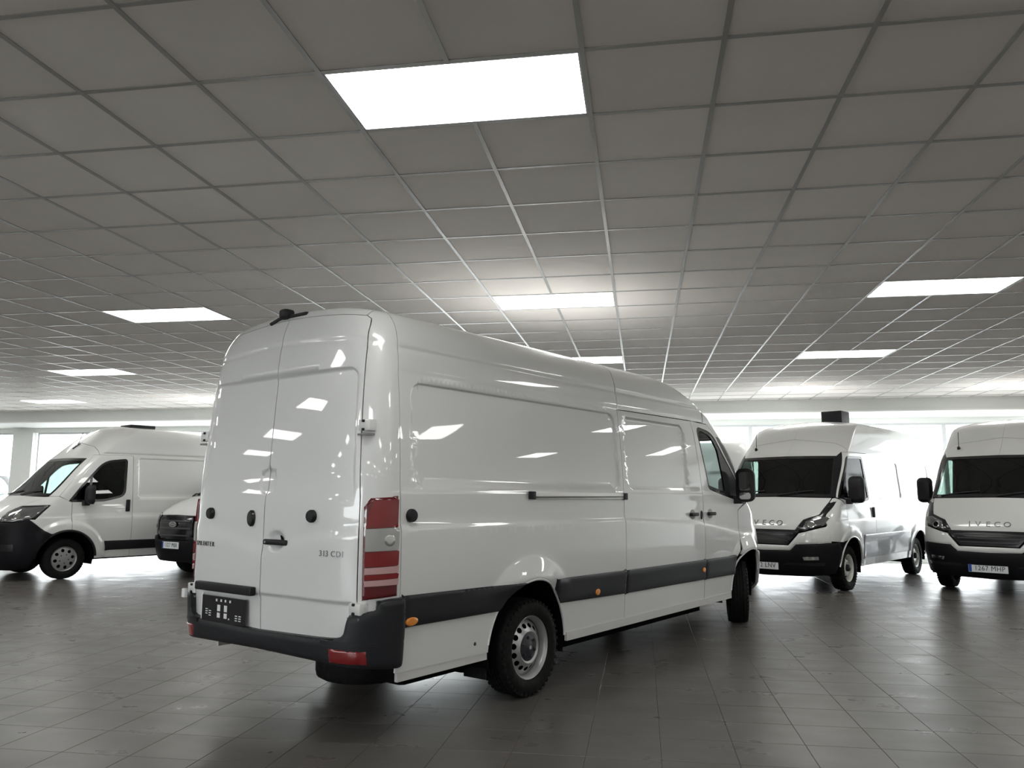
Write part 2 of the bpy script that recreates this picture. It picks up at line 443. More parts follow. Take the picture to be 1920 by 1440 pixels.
# ------------------------------------------------------------------ wheels
def flat_disc(outer_r, inner_r, holes, yf, n=64):
    """disc in the XZ plane with holes, y given by yf(r)"""
    co = []; ed = []; loops = []
    def ring(r, n, cx=0, cz=0, rz=None, rot=0):
        rz = rz or r; out = []
        for i in range(n):
            t = 2*math.pi*i/n; x, z = r*math.cos(t), rz*math.sin(t)
            out.append((cx+x*math.cos(rot)-z*math.sin(rot), cz+x*math.sin(rot)+z*math.cos(rot)))
        return out
    L = [ring(outer_r, n)]
    if inner_r > 0: L.append(ring(inner_r, 32))
    for (cx, cz, ra, rb, rot) in holes: L.append(ring(ra, 12, cx, cz, rb, rot))
    for lp in L:
        n0 = len(co); co += [Vector(p) for p in lp]; ed += [(n0+i, n0+(i+1) % len(lp)) for i in range(len(lp))]
    for r in np.linspace(max(inner_r, .01), outer_r, 9)[1:-1]:
        for i in range(40):
            t = 2*math.pi*(i+.5)/40; p = (r*math.cos(t), r*math.sin(t))
            if all(math.hypot(p[0]-h[0], p[1]-h[1]) > max(h[2], h[3])*1.15 for h in holes): co.append(Vector(p))
    vs, _, fs, *_r = delaunay_2d_cdt(co, ed, [], 0, 1e-6)
    V2 = np.array([tuple(v) for v in vs]); F = np.array([f for f in fs if len(f) == 3]); c = V2[F].mean(1)
    keep = inside(c[:, 0], c[:, 1], L[0])
    for h in L[1:]: keep &= ~inside(c[:, 0], c[:, 1], h)
    F = F[keep]; r = np.hypot(V2[:, 0], V2[:, 1]); y = yf(r)
    ar = V2[F[:, 1]]-V2[F[:, 0]]; br = V2[F[:, 2]]-V2[F[:, 0]]; cr = ar[:, 0]*br[:, 1]-ar[:, 1]*br[:, 0]
    F[cr > 0] = F[cr > 0][:, ::-1]
    return [(x, yy, z) for (x, z), yy in zip(V2, y)], [tuple(f) for f in F]
_wheel_cache = {}
def wheel(style, R, W, rimR):
    """meshes for one wheel whose outer face looks towards -Y; centre of tyre at origin"""
    key = (style, R, W, rimR)
    if key in _wheel_cache: return _wheel_cache[key]
    h = W/2; s = rimR
    prof = [(s-.005, -h*.62), (s+.012, -h*.86), (s+.03, -h*.93), (s+(R-s)*.45, -h*1.0), (R-.035, -h*.93), (R-.012, -h*.82), (R-.003, -h*.68)]
    for gx in (-.42, -.14, .14, .42):
        prof += [(R, h*(gx-.035)), (R-.008, h*(gx-.03)), (R-.008, h*(gx+.03)), (R, h*(gx+.035))]
    prof += [(R-.003, h*.68), (R-.012, h*.82), (R-.035, h*.93), (s+(R-s)*.45, h), (s+.03, h*.93), (s-.005, h*.62)]
    v, f = lathe_y(prof, 56)
    # tread blocks on the shoulders
    mb = MB(); mb.add(v, f)
    for k in range(44):
        t = 2*math.pi*k/44; ca, sa = math.cos(t), math.sin(t)
        for yy in (-h*.80, h*.80):
            dx = .011; w2 = h*.12
            q = []
            for r_ in (R-.03, R-.009):
                for a_ in (-1, 1):
                    for b_ in (-1, 1): q.append((r_*ca-a_*dx*sa, yy+b_*w2, r_*sa+a_*dx*ca))
            mb.add(q, [(0, 1, 3, 2), (4, 6, 7, 5), (0, 4, 5, 1), (2, 3, 7, 6), (0, 2, 6, 4), (1, 5, 7, 3)])
    out = {'tyre': (mb.v, mb.f, RUBBER)}
    lip = [(s-.02, -h*.30), (s-.016, -h*.60), (s-.012, -h*.66), (s+.004, -h*.80), (s+.008, -h*.78), (s+.004, -h*.6), (s-.004, -h*.5), (s-.03, h*.6)]
    rim = MB(); v, f = lathe_y(lip, 56); rim.add(v, f)
    if style == 'steel16':
        holes = [(.155*math.cos(t), .155*math.sin(t), .0165, .0225, t) for t in [2*math.pi*k/15 for k in range(15)]]
        yf = lambda r: np.interp(r, [.0, .085, .112, .124, .150, .182, s-.018], [-h*.56, -h*.56, -h*.74, -h*.72, -h*.52, -h*.34, -h*.20])
        v, f = flat_disc(s-.018, .06, holes, yf); rim.add(v, f)
        cap = MB(); v, f = lathe_y([(0.0, -h*.80), (.02, -h*.81), (.035, -h*.76), (.06, -h*.71), (.095, -h*.67), (.112, -h*.62), (.108, -h*.50)], 40); cap.add(v, f)
        for k in range(6):
            t = 2*math.pi*k/6; cap.tube((.072*math.cos(t), -h*.80, .072*math.sin(t)), (.072*math.cos(t), -h*.6, .072*math.sin(t)), .010, 6)
        out['rim'] = (rim.v, rim.f, STEEL); out['hub_cap'] = (cap.v, cap.f, mat('hub_cap_black', (.02, .02, .028), .35))
        em = MB(); em.tube((0, -h*.84, 0), (0, -h*.78, 0), .014, 12); out['centre_emblem'] = (em.v, em.f, STEEL)
    elif style == 'cover':
        holes = [(.145*math.cos(t), .145*math.sin(t), .030, .028, t) for t in [2*math.pi*(k+.5)/8 for k in range(8)]]
        holes += [(.075*math.cos(t), .075*math.sin(t), .010, .010, t) for t in [2*math.pi*k/5 for k in range(5)]]
        yf = lambda r: np.interp(r, [.0, .05, .09, .16, s-.012], [-h*.85, -h*.84, -h*.78, -h*.72, -h*.62])
        v, f = flat_disc(s-.008, .0, holes, yf); rim.add(v, f)
        out['rim'] = (rim.v, rim.f, mat('wheel_cover_silver', (.28, .28, .28), .4, metal=.4))
    elif style == 'daily':
        holes = [(.135*math.cos(t), .135*math.sin(t), .016, .026, t+math.pi) for t in [2*math.pi*k/8 for k in range(8)]]
        yf = lambda r: np.interp(r, [.0, .07, .10, .15, s-.018], [-h*.5, -h*.5, -h*.6, -h*.35, -h*.1])
        v, f = flat_disc(s-.018, .0, holes, yf); rim.add(v, f)
        out['rim'] = (rim.v, rim.f, RIMW)
        cap = MB(); v, f = lathe_y([(0, -h*.95), (.03, -h*.95), (.05, -h*.85), (.055, -h*.5)], 24); cap.add(v, f)
        out['hub_cap'] = (cap.v, cap.f, BLACK)
    back = MB(); back.tube((0, -h*.15, 0), (0, h*.4, 0), s-.03, 32); out['brake_drum'] = (back.v, back.f, INNER)
    res = {}
    for k, (v, f, m) in out.items():
        o = mesh_obj(k, v, f, m); autosmooth(o, 30); res[k] = o.data; bpy.data.objects.remove(o)
    _wheel_cache[key] = res
    return res
def put_wheel(root, x, y, style, R, W, rimR, steer=0.0, roll=0.3):
    """y<0: right-hand side. wheel > tyre, rim, hub_cap ..."""
    ms = wheel(style, R, W, rimR)
    w = bpy.data.objects.new('wheel', ms['tyre']); link(w, root)
    w.location = (x, y, R)
    w.rotation_euler = (0, roll, (0 if y < 0 else math.pi)+steer)
    for k, me in ms.items():
        if k != 'tyre': link(bpy.data.objects.new(k, me), w)
    return w
def arch_liner(root, x, R, w, side, z):
    n = 20; mb = MB(); v = []; ya, yb = -side*(w-.02), -side*(w-.42)
    for i in range(n+1):
        t = math.pi*1.16*i/n-math.pi*.08; v += [(x+R*math.cos(t), ya, z+R*math.sin(t)), (x+R*math.cos(t), yb, z+R*math.sin(t))]
    f = [(2*i, 2*i+1, 2*i+3, 2*i+2) for i in range(n)]
    c = len(v); v.append((x, yb, z)); f += [(c, 2*i+1, 2*i+3) for i in range(n)]
    mb.add(v, f); return mb.build('wheel_arch_liner', INNER, root)
def rim_lip(S, name, pts, r, m, parent, side=1, off=.004, mode='s'):
    """thin bead following a polyline on the body surface"""
    q = [S.inv(p, side) for p in pts]; a = np.array([x[0] for x in q]); t = np.array([x[1] for x in q])
    P = S.pos(a, t, off); return MB().path([tuple(p) for p in P], r, 6).build(name, m, parent)
def surf_point(S, p, side=1, off=0.0):
    a, t = S.inv(p, side); P = S.pos(np.array([a]), np.array([t]), off)[0]
    e = 2e-3
    da = S.pos(np.array([a+e]), np.array([t]), off)[0]-S.pos(np.array([a-e]), np.array([t]), off)[0]
    dt = S.pos(np.array([a]), np.array([t+e]), off)[0]-S.pos(np.array([a]), np.array([t-e]), off)[0]
    n = np.cross(da, dt); n /= np.linalg.norm(n)
    return Vector(P), Vector(da).normalized(), Vector(dt).normalized(), Vector(n)
def puck(S, name, p, r, h, m, parent, side=1, rz=None, n=24, base=0.0):
    """low round-edged button standing on the surface"""
    P, da, dt, nn = surf_point(S, p, side, base); rz = rz or r; up = nn.cross(da)
    v = []; f = []
    prof = [(1.0, -.01), (1.0, h*.6), (.85, h*.95), (.55, h), (0.01, h)]
    for k, hh in prof:
        for i in range(n):
            t = 2*math.pi*i/n; v.append(P+da*r*k*math.cos(t)+up*rz*k*math.sin(t)+nn*hh)
    for j in range(len(prof)-1):
        for i in range(n): f.append((j*n+i, j*n+(i+1) % n, (j+1)*n+(i+1) % n, (j+1)*n+i))
    return autosmooth(mesh_obj(name, v, f, m, parent), 40)
def ring_mesh(M4, R, r, m, name, parent, n=32, k=8):
    v = []; f = []
    for i in range(n):
        t = 2*math.pi*i/n
        for j in range(k):
            p = 2*math.pi*j/k; v.append(M4 @ Vector(((R+r*math.cos(p))*math.cos(t), (R+r*math.cos(p))*math.sin(t), r*math.sin(p))))
    for i in range(n):
        for j in range(k): f.append((i*k+j, ((i+1) % n)*k+j, ((i+1) % n)*k+(j+1) % k, i*k+(j+1) % k))
    return mesh_obj(name, v, f, m, parent, smooth=True)
def blob(name, pts, m, parent, bevel=.03, seg=3):
    """convex solid through points, rounded"""
    import bmesh
    bm = bmesh.new()
    for p in pts: bm.verts.new(p)
    bmesh.ops.convex_hull(bm, input=bm.verts)
    bmesh.ops.delete(bm, geom=[v for v in bm.verts if not v.link_faces], context='VERTS')
    bmesh.ops.dissolve_limit(bm, angle_limit=rad(4), verts=bm.verts, edges=bm.edges)
    bmesh.ops.bevel(bm, geom=list(bm.edges), offset=bevel, segments=seg, profile=.6, affect='EDGES', clamp_overlap=True)
    me = bpy.data.meshes.new(name); bm.to_mesh(me); bm.free(); me.materials.append(m)
    o = link(bpy.data.objects.new(name, me), parent); return autosmooth(o, 50)
def hexa(x0, x1, y0, y1, z0, z1, tx=0, tz=0):
    return [(x, y, z) for x in (x0+tx, x1-tx) for y in (y0, y1) for z in (z0, z1)]
def seat(root, x, y, zb=.72):
    s = blob('seat', hexa(x-.25, x+.25, y-.24, y+.24, zb, zb+.16), SEATM, root, .05)
    b = blob('seat_backrest', [(x-.25+dx-.10*k, y+dy*(1-.12*k), zb+.14+.62*k) for dx in (0, .14) for dy in (-.23, .23) for k in (0, 1)], SEATM, s, .05)
    blob('headrest', hexa(x-.36, x-.26, y-.13, y+.13, zb+.78, zb+.98), SEATM, s, .035)
def steering(root, x, y, z):
    M4 = Matrix.Translation((x, y, z)) @ Matrix.Rotation(rad(-62), 4, 'Y')
    w = ring_mesh(M4, .19, .014, BLACK, 'steering_wheel', root, 28, 6)
    MB().tube(M4 @ Vector((0, -.18, 0)), M4 @ Vector((0, .18, 0)), .014, 6).tube(M4 @ Vector((0, 0, 0)), M4 @ Vector((.17, 0, 0)), .014, 6).tube(M4 @ Vector((0, 0, -.3)), M4 @ Vector((0, 0, .02)), .05, 10).build('steering_column', BLACK, w)
def plate(root, M4, w, h, text, black=False):
    p = MB().prism([(-w/2, -h/2), (w/2, -h/2), (w/2, h/2), (-w/2, h/2)], M4, .008).build('number_plate', PLATEW, root)
    MB().prism([(-w/2+.002, -h/2+.004), (-w/2+.045, -h/2+.004), (-w/2+.045, h/2-.004), (-w/2+.002, h/2-.004)], M4 @ Matrix.Translation((0, 0, .0075)), .002).build('plate_band', PLATEB, p)
    text_obj('plate_lettering', text, h*.86, M4 @ Matrix.Translation((.022, 0, .009)), INK, p, .001, sx=.88)
    return p

def common_cab(S, root, xseat, xdash, zd=.95, w=.78, bulk=None):
    blob('dashboard', hexa(xdash, xdash+.42, -w, w, zd, zd+.2), SEATM, root, .05)
    for y in (-.45, .45): seat(root, xseat, y)
    steering(root, xdash-.08, .45, zd+.16)
    if bulk is not None:
        zt_ = min(2.35, S.ztop-.10); yw_ = float(S.w(zt_))-S.Rw-.03
        MB().box(bulk-.02, bulk, -yw_, yw_, .5, zt_).build('cab_bulkhead', mat('bulkhead_grey', (.05, .05, .05), .8), root)
def mirror(root, x, y, z, side, h=.34, w=.2, arm_in=.1):
    s = -side; c_ = y+w/2
    def rr(ww, hh, r, n=5):
        out = []
        for cx, cz, a0 in ((ww/2-r, hh/2-r, 0), (-ww/2+r, hh/2-r, 90), (-ww/2+r, -hh/2+r, 180), (ww/2-r, -hh/2+r, 270)):
            out += [(cx+r*math.cos(rad(a0+90*k/n)), cz+r*math.sin(rad(a0+90*k/n))) for k in range(n+1)]
        return out
    pts = []
    for xx, kk in ((x-.035, 1.0), (x+.02, .98), (x+.075, .72)):
        pts += [(xx, s*(c_+p*kk), z+q*kk) for p, q in rr(w, h, .075)]
    o = blob('wing_mirror', pts, BLACK, root, .004, 1)
    fr_ = Matrix(((0, 0, -1, x-.0345), (1, 0, 0, s*c_), (0, 1, 0, z), (0, 0, 0, 1)))
    for nm, dz, hh in (('mirror_glass', h*.12, h*.56), ('mirror_glass', -h*.32, h*.20)):
        MB().prism([(p, q+dz) for p, q in rr(w*.62, hh, .03)], fr_, .003).build(nm, mat('mirror_silver', (.45, .45, .45), .05, metal=1.0), o)
    blob('mirror_arm', [(x+.0+dx, s*(y+dy), z-h*.42+dz) for dx in (-.02, .09) for dy in (-arm_in, .06) for dz in (-.05, .04)], BLACK, o, .015)
    return o
# ------------------------------------------------------------------ the main van (rear axle at X=0)
def build_main():
    root = empty('cargo_van', MAIN_POS, math.pi/2-MAIN_YAW)
    tag(root, 'large white high-roof panel van seen from behind, in the middle of the showroom', 'van')
    WB = 4.325; ZC = .375; AR = .472
    def disp(x, y, z, aa, S):
        side = sst(S.A1-.10, S.A1+.02, aa)*(1-sst(S.A2-.05, S.A2+.25, aa)); rear = 1-sst(S.A1-.30, S.A1-.14, aa)
        d = 0*x
        # pressed-in upper fields of the side
        k = np.minimum(rrect(x, z, -1.24, 1.36, 1.53, 2.20, .10), rrect(x, z, 1.52, 2.78, 1.53, 2.19, .10))
        d = d-side*.018*sst(.010, -.010, k)
        # waist step and shoulder
        zs_ = np.interp(x, [-1.4, 1.5, 3.0, 4.2], [1.285, 1.27, 1.20, 1.04])
        d = d+side*.014*(sst(zs_+.012, zs_-.035, z)-sst(.95, .55, z)*.9)
        d = d-side*.007*sst(1.478, 1.50, z)*(1-sst(2.25, 2.3, z))
        # roof rail groove
        d = d-side*.010*np.exp(-((z-2.42)/.018)**2)
        # wheel arch flares
        for cx in (0.0, WB):
            r = np.hypot(x-cx, (z-ZC-.02)); top = sst(.70, .90, z)
            d = d+side*.062*np.minimum(.5*((.632-r)/.16+np.sqrt(((.632-r)/.16)**2+.006)), 1.0)*top*(r < .72)
        # rear doors
        ay = np.abs(y)
        k = rrect(ay-(2.27-z)*.06, z, -.9, .785, 1.36+.0*ay, 2.275, .07)
        d = d-rear*.014*sst(.012, -.012, k)*sst(1.38, 1.62, z)
        zc = np.interp(ay, [0, .15, .35, .75, .9], [1.12, 1.15, 1.2, 1.26, 1.28])
        d = d+rear*.010*sst(zc+.03, zc-.06, z)
        d = d-rear*.012*sst(.835, .82, z)
        d = d-rear*.006*np.exp(-((z-2.50+.06*ay)/.02)**2)
        # handle bowl and the round imprint where an emblem sat
        r = np.hypot((y+.14)/1.4, z-1.175); d = d-rear*.022*sst(.075, .03, r)
        r = np.hypot(y-.00, z-1.56); d = d-rear*.012*sst(.092, .080, r)
        # bonnet / front
        return d
    S = Surf(xr=[(.25, -1.62), (.8, -1.655), (1.3, -1.655), (2.0, -1.62), (2.45, -1.575), (2.75, -1.50)],
             xf=[(.25, 5.18), (.45, 5.28), (.8, 5.30), (1.0, 5.25), (1.15, 5.14), (1.3, 4.95), (1.40, 4.78), (1.6, 4.56), (1.8, 4.38), (2.04, 4.12), (2.17, 3.95), (2.32, 3.74), (2.44, 3.5), (2.54, 3.24), (2.62, 2.98), (2.68, 2.6)],
             w=[(.25, .955), (.6, .975), (1.0, .985), (1.5, .985), (2.0, .955), (2.3, .925), (2.5, .90), (2.7, .88)],
             Lr=.27, Lf=[(.25, .85), (1.1, .78), (1.3, .55), (1.6, .40), (2.2, .34), (2.7, .4)], pr=8, pf=3.2, zs=2.44, Rw=.13, Rh=.24, crown=.06, disp=disp, side_len=5.2, Rr=.05)
    zb = .40
    zbf = lambda x: .395 if x > 0 else .385
    A = (AR, ZC)
    archs = [circ('s', 0.0, ZC, AR, 36), circ('s', WB, ZC, AR, 36)]
    top = S.ztop
    # bottom edge outline helper (rises a little towards the front)
    bl = lambda x: float(np.interp(x, [-1.4, -.4, .4, 5], [.40, .40, .385, .31]))
    winO = fillet('s', [(3.22, 2.13, .12), (3.50, 2.08, .10), (3.72, 1.86, .08), (4.12, 1.50, .03), (4.16, 1.43, .02), (3.62, 1.52, .1), (3.36, 1.56, .04)], n=4)
    winF = fillet('s', [(3.10, 2.215, .12), (3.52, 2.16, .12), (3.80, 1.90, .08), (4.26, 1.48, .03), (4.28, 1.38, .02), (3.62, 1.48, .1), (3.29, 1.54, .05)], n=4)
    # dark inner shell
    panel(S, 'body_shell', [('r', .0, .56), ('s', -1.34, .56), ('s', -1.2, .42), ('s', 3.0, .40), ('f', 0, .40), ('f', 0, top), ('s', 3.2, top), ('s', -1.0, top), ('r', 0, top)], INNER, root, off=-.018, gap=0, depth=0, step=.10,
          holes=archs+[fillet('s', [(3.125, 2.20), (3.51, 2.15), (3.78, 1.90), (4.28, 1.42), (3.6, 1.50), (3.30, 1.555)], .04), [('f', -.86, 1.43), ('f', 0, 1.45), ('f', .01, 2.12), ('f', -.80, 2.10)]], side=1)
    panel(S, 'body_shell', [('r', .0, .56), ('s', -1.34, .56), ('s', -1.2, .42), ('s', 3.0, .40), ('f', 0, .40), ('f', 0, top), ('s', 3.2, top), ('s', -1.0, top), ('r', 0, top)], INNER, root, off=-.018, gap=0, depth=0, step=.10,
          holes=archs+[fillet('s', [(3.125, 2.20), (3.51, 2.15), (3.78, 1.90), (4.28, 1.42), (3.6, 1.50), (3.30, 1.555)], .04), [('f', -.86, 1.43), ('f', 0, 1.45), ('f', .01, 2.12), ('f', -.80, 2.10)]], side=-1)
    for sd in (1, -1):
        R_ = sd == 1
        # long side panel, split by the joint at X 1.43
        x1 = 1.43
        panel(S, 'side_panel', [('s', -1.365, bl(-1.3)), ('s', x1, bl(x1)), ('s', x1-.0, 2.35), ('s', x1-.0, top), ('s', -1.33, top), ('s', -1.35, 2.3), ('s', -1.366, 1.6)], PAINT, root, side=sd, step=.05, holes=[archs[0]], gap=.002)
        if R_:
            sdoor = panel(S, 'sliding_door', [('s', x1, bl(x1)), ('s', 3.12, bl(3.1)), ('s', 3.12, 1.5), ('s', 3.04, 2.10), ('s', 2.98, 2.26), ('s', x1, 2.25)], PAINT, root, side=sd, step=.05)
            panel(S, 'side_panel', [('s', x1, 2.25), ('s', 2.98, 2.26), ('s', 3.3, 2.26), ('s', 3.3, top), ('s', x1, top)], PAINT, root, side=sd, step=.05)
        else:
            panel(S, 'side_panel', [('s', x1, bl(x1)), ('s', 3.12, bl(3.1)), ('s', 3.12, 1.5), ('s', 3.04, 2.10), ('s', 2.98, 2.26), ('s', 3.3, 2.26), ('s', 3.3, top), ('s', x1, top)], PAINT, root, side=sd, step=.06)
        # front roof / pillar frame
        panel(S, 'roof_front_panel', [('s', 3.3, 2.26), ('s', 3.60, 2.20), ('f', -.80, 2.14), ('f', 0, 2.17), ('f', 0, top), ('s', 3.3, top)] if False else
              [('s', 2.98, 2.26), ('s', 3.40, 2.25), ('s', 3.62, 2.12), ('f', -.76, 2.13), ('f', 0, 2.16), ('f', 0, 2.679), ('s', 2.4, 2.679), ('s', 3.3, 2.5), ('s', 3.3, 2.265)], PAINT, root, side=sd, step=.05)
        # A pillar
        panel(S, 'windscreen_pillar', [('s', 3.62, 2.12), ('f', -.76, 2.13), ('f', -.835, 1.42), ('s', 4.36, 1.36), ('s', 3.86, 1.88)], BLACKG, root, side=sd, step=.04, gap=.002)
        d = panel(S, 'front_door', [('s', 3.12, bl(3.1)), ('s', 3.92, bl(3.9)), ('s', 3.86, .55), ('s', 3.90, .72), ('s', 4.02, .84), ('s', 4.07, 1.0), ('s', 4.07, 1.30), ('s', 4.28, 1.38), ('s', 4.34, 1.40), ('s', 3.86, 1.88), ('s', 3.62, 2.12), ('s', 3.40, 2.25), ('s', 2.98, 2.26), ('s', 3.04, 2.10), ('s', 3.12, 1.5)], PAINT, root, side=sd, step=.045, holes=[winF, archs[1]])
        panel(S, 'window_frame', winF, BLACKG, d, off=-.006, side=sd, step=.06, gap=-.004, depth=.02, holes=[fillet('s', [(3.145, 2.185, .1), (3.48, 2.13, .10), (3.64, 1.97, .05), (3.76, 1.51, .03), (3.62, 1.525, .1), (3.315, 1.575, .04)], n=4)])
        panel(S, 'window_pane', fillet('s', [(3.12, 2.20, .1), (3.51, 2.145, .10), (3.76, 1.86, .08), (4.20, 1.46), (3.62, 1.49, .1), (3.305, 1.555, .04)], n=4), VGLASS, d, off=-.016, side=sd, step=.08, gap=0, depth=0)
        # handle
        for hx, par in (((3.29, d),) + (((2.85, sdoor),) if R_ else ())):
            puck(S, 'handle_bowl', ('s', hx, 1.275), .062, .004, mat('bowl_grey', (.25, .25, .25), .4), par, sd, rz=.05)
            P, da, dt, nn = surf_point(S, ('s', hx, 1.275), sd, .004)
            blob('door_handle', [P+Vector((dx, 0, dz))+nn*h for dx in (-.085, .085) for dz in (-.018, .018) for h in (.0, .035)], BLACK, par, .012)
        if R_: puck(S, 'door_lock', ('s', 3.065, 1.265), .022, .012, BLACK, root, sd, rz=.045)
        # fender with arch
        panel(S, 'front_wing', [('s', 4.07, .86), ('s', 4.07, 1.30), ('s', 4.34, 1.385), ('f', -.83, 1.30), ('f', -.80, 1.16), ('f', -.78, .80), ('f', -.86, .80), ('s', 4.70, .80), ('s', 4.60, .72), ('s', 4.03, .80)], PAINT, root, side=sd, step=.04, holes=[archs[1]])
        panel(S, 'headlight', [('f', -.84, 1.29), ('f', -.62, 1.10), ('f', -.60, .82), ('f', -.76, .80), ('f', -.80, 1.14)], HLGLASS, root, side=sd, step=.06, off=.004)
        arch_liner(root, 0, AR-.005, .985, sd, ZC); arch_liner(root, WB, AR-.02, .86, sd, ZC)
        # inner flange lip of the arch
        rim_lip(S, 'arch_lip', [('s', (AR+.006)*math.cos(t), ZC+(AR+.006)*math.sin(t)) for t in np.linspace(rad(5), rad(172), 30)], .009, PAINT, root, sd, off=-.002)
        rim_lip(S, 'arch_lip', [('s', WB+(AR+.006)*math.cos(t), ZC+(AR+.006)*math.sin(t)) for t in np.linspace(rad(25), rad(175), 30)], .009, PAINT, root, sd, off=-.002)
        # sill under-flange
        MB().box(.50, 3.82, -sd*.965-.012, -sd*.965+.012, .335, .40).build('sill_flange', mat('sill_white', (.55, .55, .54), .5), root)
        MB().box(-1.34, -.48, -sd*.95-.012, -sd*.95+.012, .345, .41).build('sill_flange', MATS['sill_white'], root)
        # grey side mouldings
        mt = lambda x: float(np.interp(x, [-1.35, .5, 1.45, 4.0], [.862, .825, .815, .795])); mbm = lambda x: float(np.interp(x, [-1.35, -.4, .5, 1.45, 4.0], [.665, .675, .625, .61, .585]))
        def mold(xa, xb, cut=None):
            pts = [('s', xa, mbm(xa)), ('s', xb, mbm(xb)), ('s', xb, mt(xb)), ('s', xa, mt(xa))]
            o = panel(S, 'side_band', pts, MOLD, root, off=.020, side=sd, step=.05, gap=.002, depth=.03, holes=cut or [], puff=.012, pr=.02); return o
        hole = [circ('s', 0, ZC, AR+.002, 36)]; holeF = [circ('s', WB, ZC, AR+.03, 36)]
        m0 = mold(-1.345, -.06, hole); m1 = mold(.30, x1-.003, hole); m2 = mold(x1+.003, 3.117); m3 = mold(3.123, 3.93)
        for mx, mz, par, k in ((-1.27, .70, m0, 1), (.93, .672, m1, .55), (3.05, .70, m2, .55)):
            puck(S, 'side_marker_light', ('s', mx, mz), .045*(k+.2), .012, AMBER, par, sd, rz=.026, base=.018)
        # round rubber stops
        puck(S, 'door_stop', ('s', -1.275, 1.345), .042, .03, BLACK, root, sd)
        # rear corner pillar
        panel(S, 'rear_pillar', [('r', -.872, .58), ('s', -1.365, .58), ('s', -1.366, 1.6), ('s', -1.35, 2.3), ('s', -1.33, top), ('r', -.72, top), ('r', -.745, 2.617), ('r', -.78, 2.595), ('r', -.795, 2.55), ('r', -.815, 2.4), ('r', -.845, 1.9), ('r', -.872, 1.45)], PAINT, root, side=sd, step=.035, gap=.003)
        # tail light
        tlo = [('r', -.895, .85), ('s', -1.395, .865), ('s', -1.39, 1.465), ('r', -.925, 1.455), ('r', -.893, 1.40)]
        tl = panel(S, 'tail_light', tlo, DRED, root, off=.016, side=sd, step=.03, gap=.001, depth=.03, puff=.012, pr=.025)
        for z0, z1, mm, nm in ((1.275, 1.440, RED, 'red_lens'), (1.135, 1.27, CLEAR, 'clear_lens'), (1.045, 1.130, RED, 'red_lens'), (1.000, 1.040, PINK, 'clear_lens'), (.968, .996, RED, 'red_lens'), (.93, .965, PINK, 'clear_lens')):
            panel(S, nm, [('r', -.905, z0), ('s', -1.405, z0+.005), ('s', -1.402, z1+.008), ('r', -.905 if z1 < 1.4 else -.93, z1)], mm, tl, off=.028, side=sd, step=.02, gap=.001, depth=.02)
        puck(S, 'reversing_bulb', ('s', -1.46, 1.20), .035, .004, CHROME, tl, sd, base=.028)
        # hinge blocks on the pillar
        for hz in (1.90, .80):
            P, da, dt, nn = surf_point(S, ('r', -.872, hz), sd)
            h_ = blob('door_hinge', [P+Vector((dx, -sd*dy, dz)) for dx in (-.03, .03) for dy in (-.045, .055) for dz in (-.035, .035)], PAINT, root, .008, 2)
            for dz in (-.026, .026): blob('hinge_bolt', [P+Vector((-.033+dx, -sd*(.0+dy), dz+ez)) for dx in (-.006, .006) for dy in (-.01, .01) for ez in (-.008, .008)], BLACK, h_, .002, 1)
            MB().box(P.x-.034, P.x+.02, P.y-.05, P.y+.05, P.z-.062, P.z-.05).build('hinge_arm', mat('hinge_grey', (.2, .2, .2), .4), h_)
        # rear doors
        rd = panel(S, 'rear_door', [('r', 0, .585), ('r', -.86, .585), ('r', -.872, .82), ('r', -.872, 1.45), ('r', -.845, 1.9), ('r', -.815, 2.4), ('r', -.795, 2.55), ('r', -.78, 2.595), ('r', -.745, 2.617), ('r', 0, 2.63)], PAINT, root, side=sd, step=.035)
        puck(S, 'door_stop', ('r', -.50 if R_ else -.62, 1.34), .040, .03, BLACK, rd, sd)
        if R_:
            P, da, dt, nn = surf_point(S, ('r', -.14, 1.165), sd)
            blob('door_handle', [P+Vector((-h, dy, dz)) for h in (.0, .04) for dy in (-.125, .125) for dz in (-.018, .018)], BLACK, rd, .014)
            MB().tube(P+Vector((-.042, .095, 0)), P+Vector((-.03, .095, 0)), .008, 8).build('key_lock', STEEL, rd)
            for ch, q in zip('313CDI', (.600, .630, .656, .706, .748, .779)):
                P, da, dt, nn = surf_point(S, ('r', -q, 1.115), 1, .001); right = dt.cross(nn)
                text_obj('badge_letter', ch, .050, frame(P, right, dt), BADGE, rd, .003, sx=1.05)
        else:
            puck(S, 'door_stop', ('r', -.13, 1.315), .035, .025, BLACKG, rd, sd, rz=.055)
            for q, ch in enumerate('SPRINTER'):
                P, da, dt, nn = surf_point(S, ('r', -(.80-q*.034), 1.125), -1, .001); right = -(dt.cross(nn)) if (dt.cross(nn)).y > 0 else dt.cross(nn)
                text_obj('badge_letter', ch, .046, frame(P, right, dt), BADGED, rd, .003, sx=1.0)
            P, da, dt, nn = surf_point(S, ('r', -.46, .84), sd)
            bar = blob('plate_lamp_bar', [P+Vector((-h, dy, dz)) for h in (.0, .045) for dy in (-.42, .24) for dz in (-.028, .03)], BLACK, rd, .012)
            # temporary black plate board with pale blocks
            M4 = frame(P+Vector((-.008, -.085, -.145)), (0, -1, 0), (0, 0, 1))
            W_, H_ = .50, .17
            pb = MB().prism([(-W_/2, -H_/2), (W_/2, -H_/2), (W_/2, H_/2), (-W_/2, H_/2)], M4, .014).build('plate_board', BLACKG, rd)
            MB().prism([(-W_/2-.02, -H_/2), (-W_/2, -H_/2), (-W_/2, H_/2+.01), (-W_/2-.02, H_/2+.01)], M4, .008).build('plate_backing', PLATEW, rd)
            mk = MB(); F4 = M4 @ Matrix.Translation((0, 0, .0135))
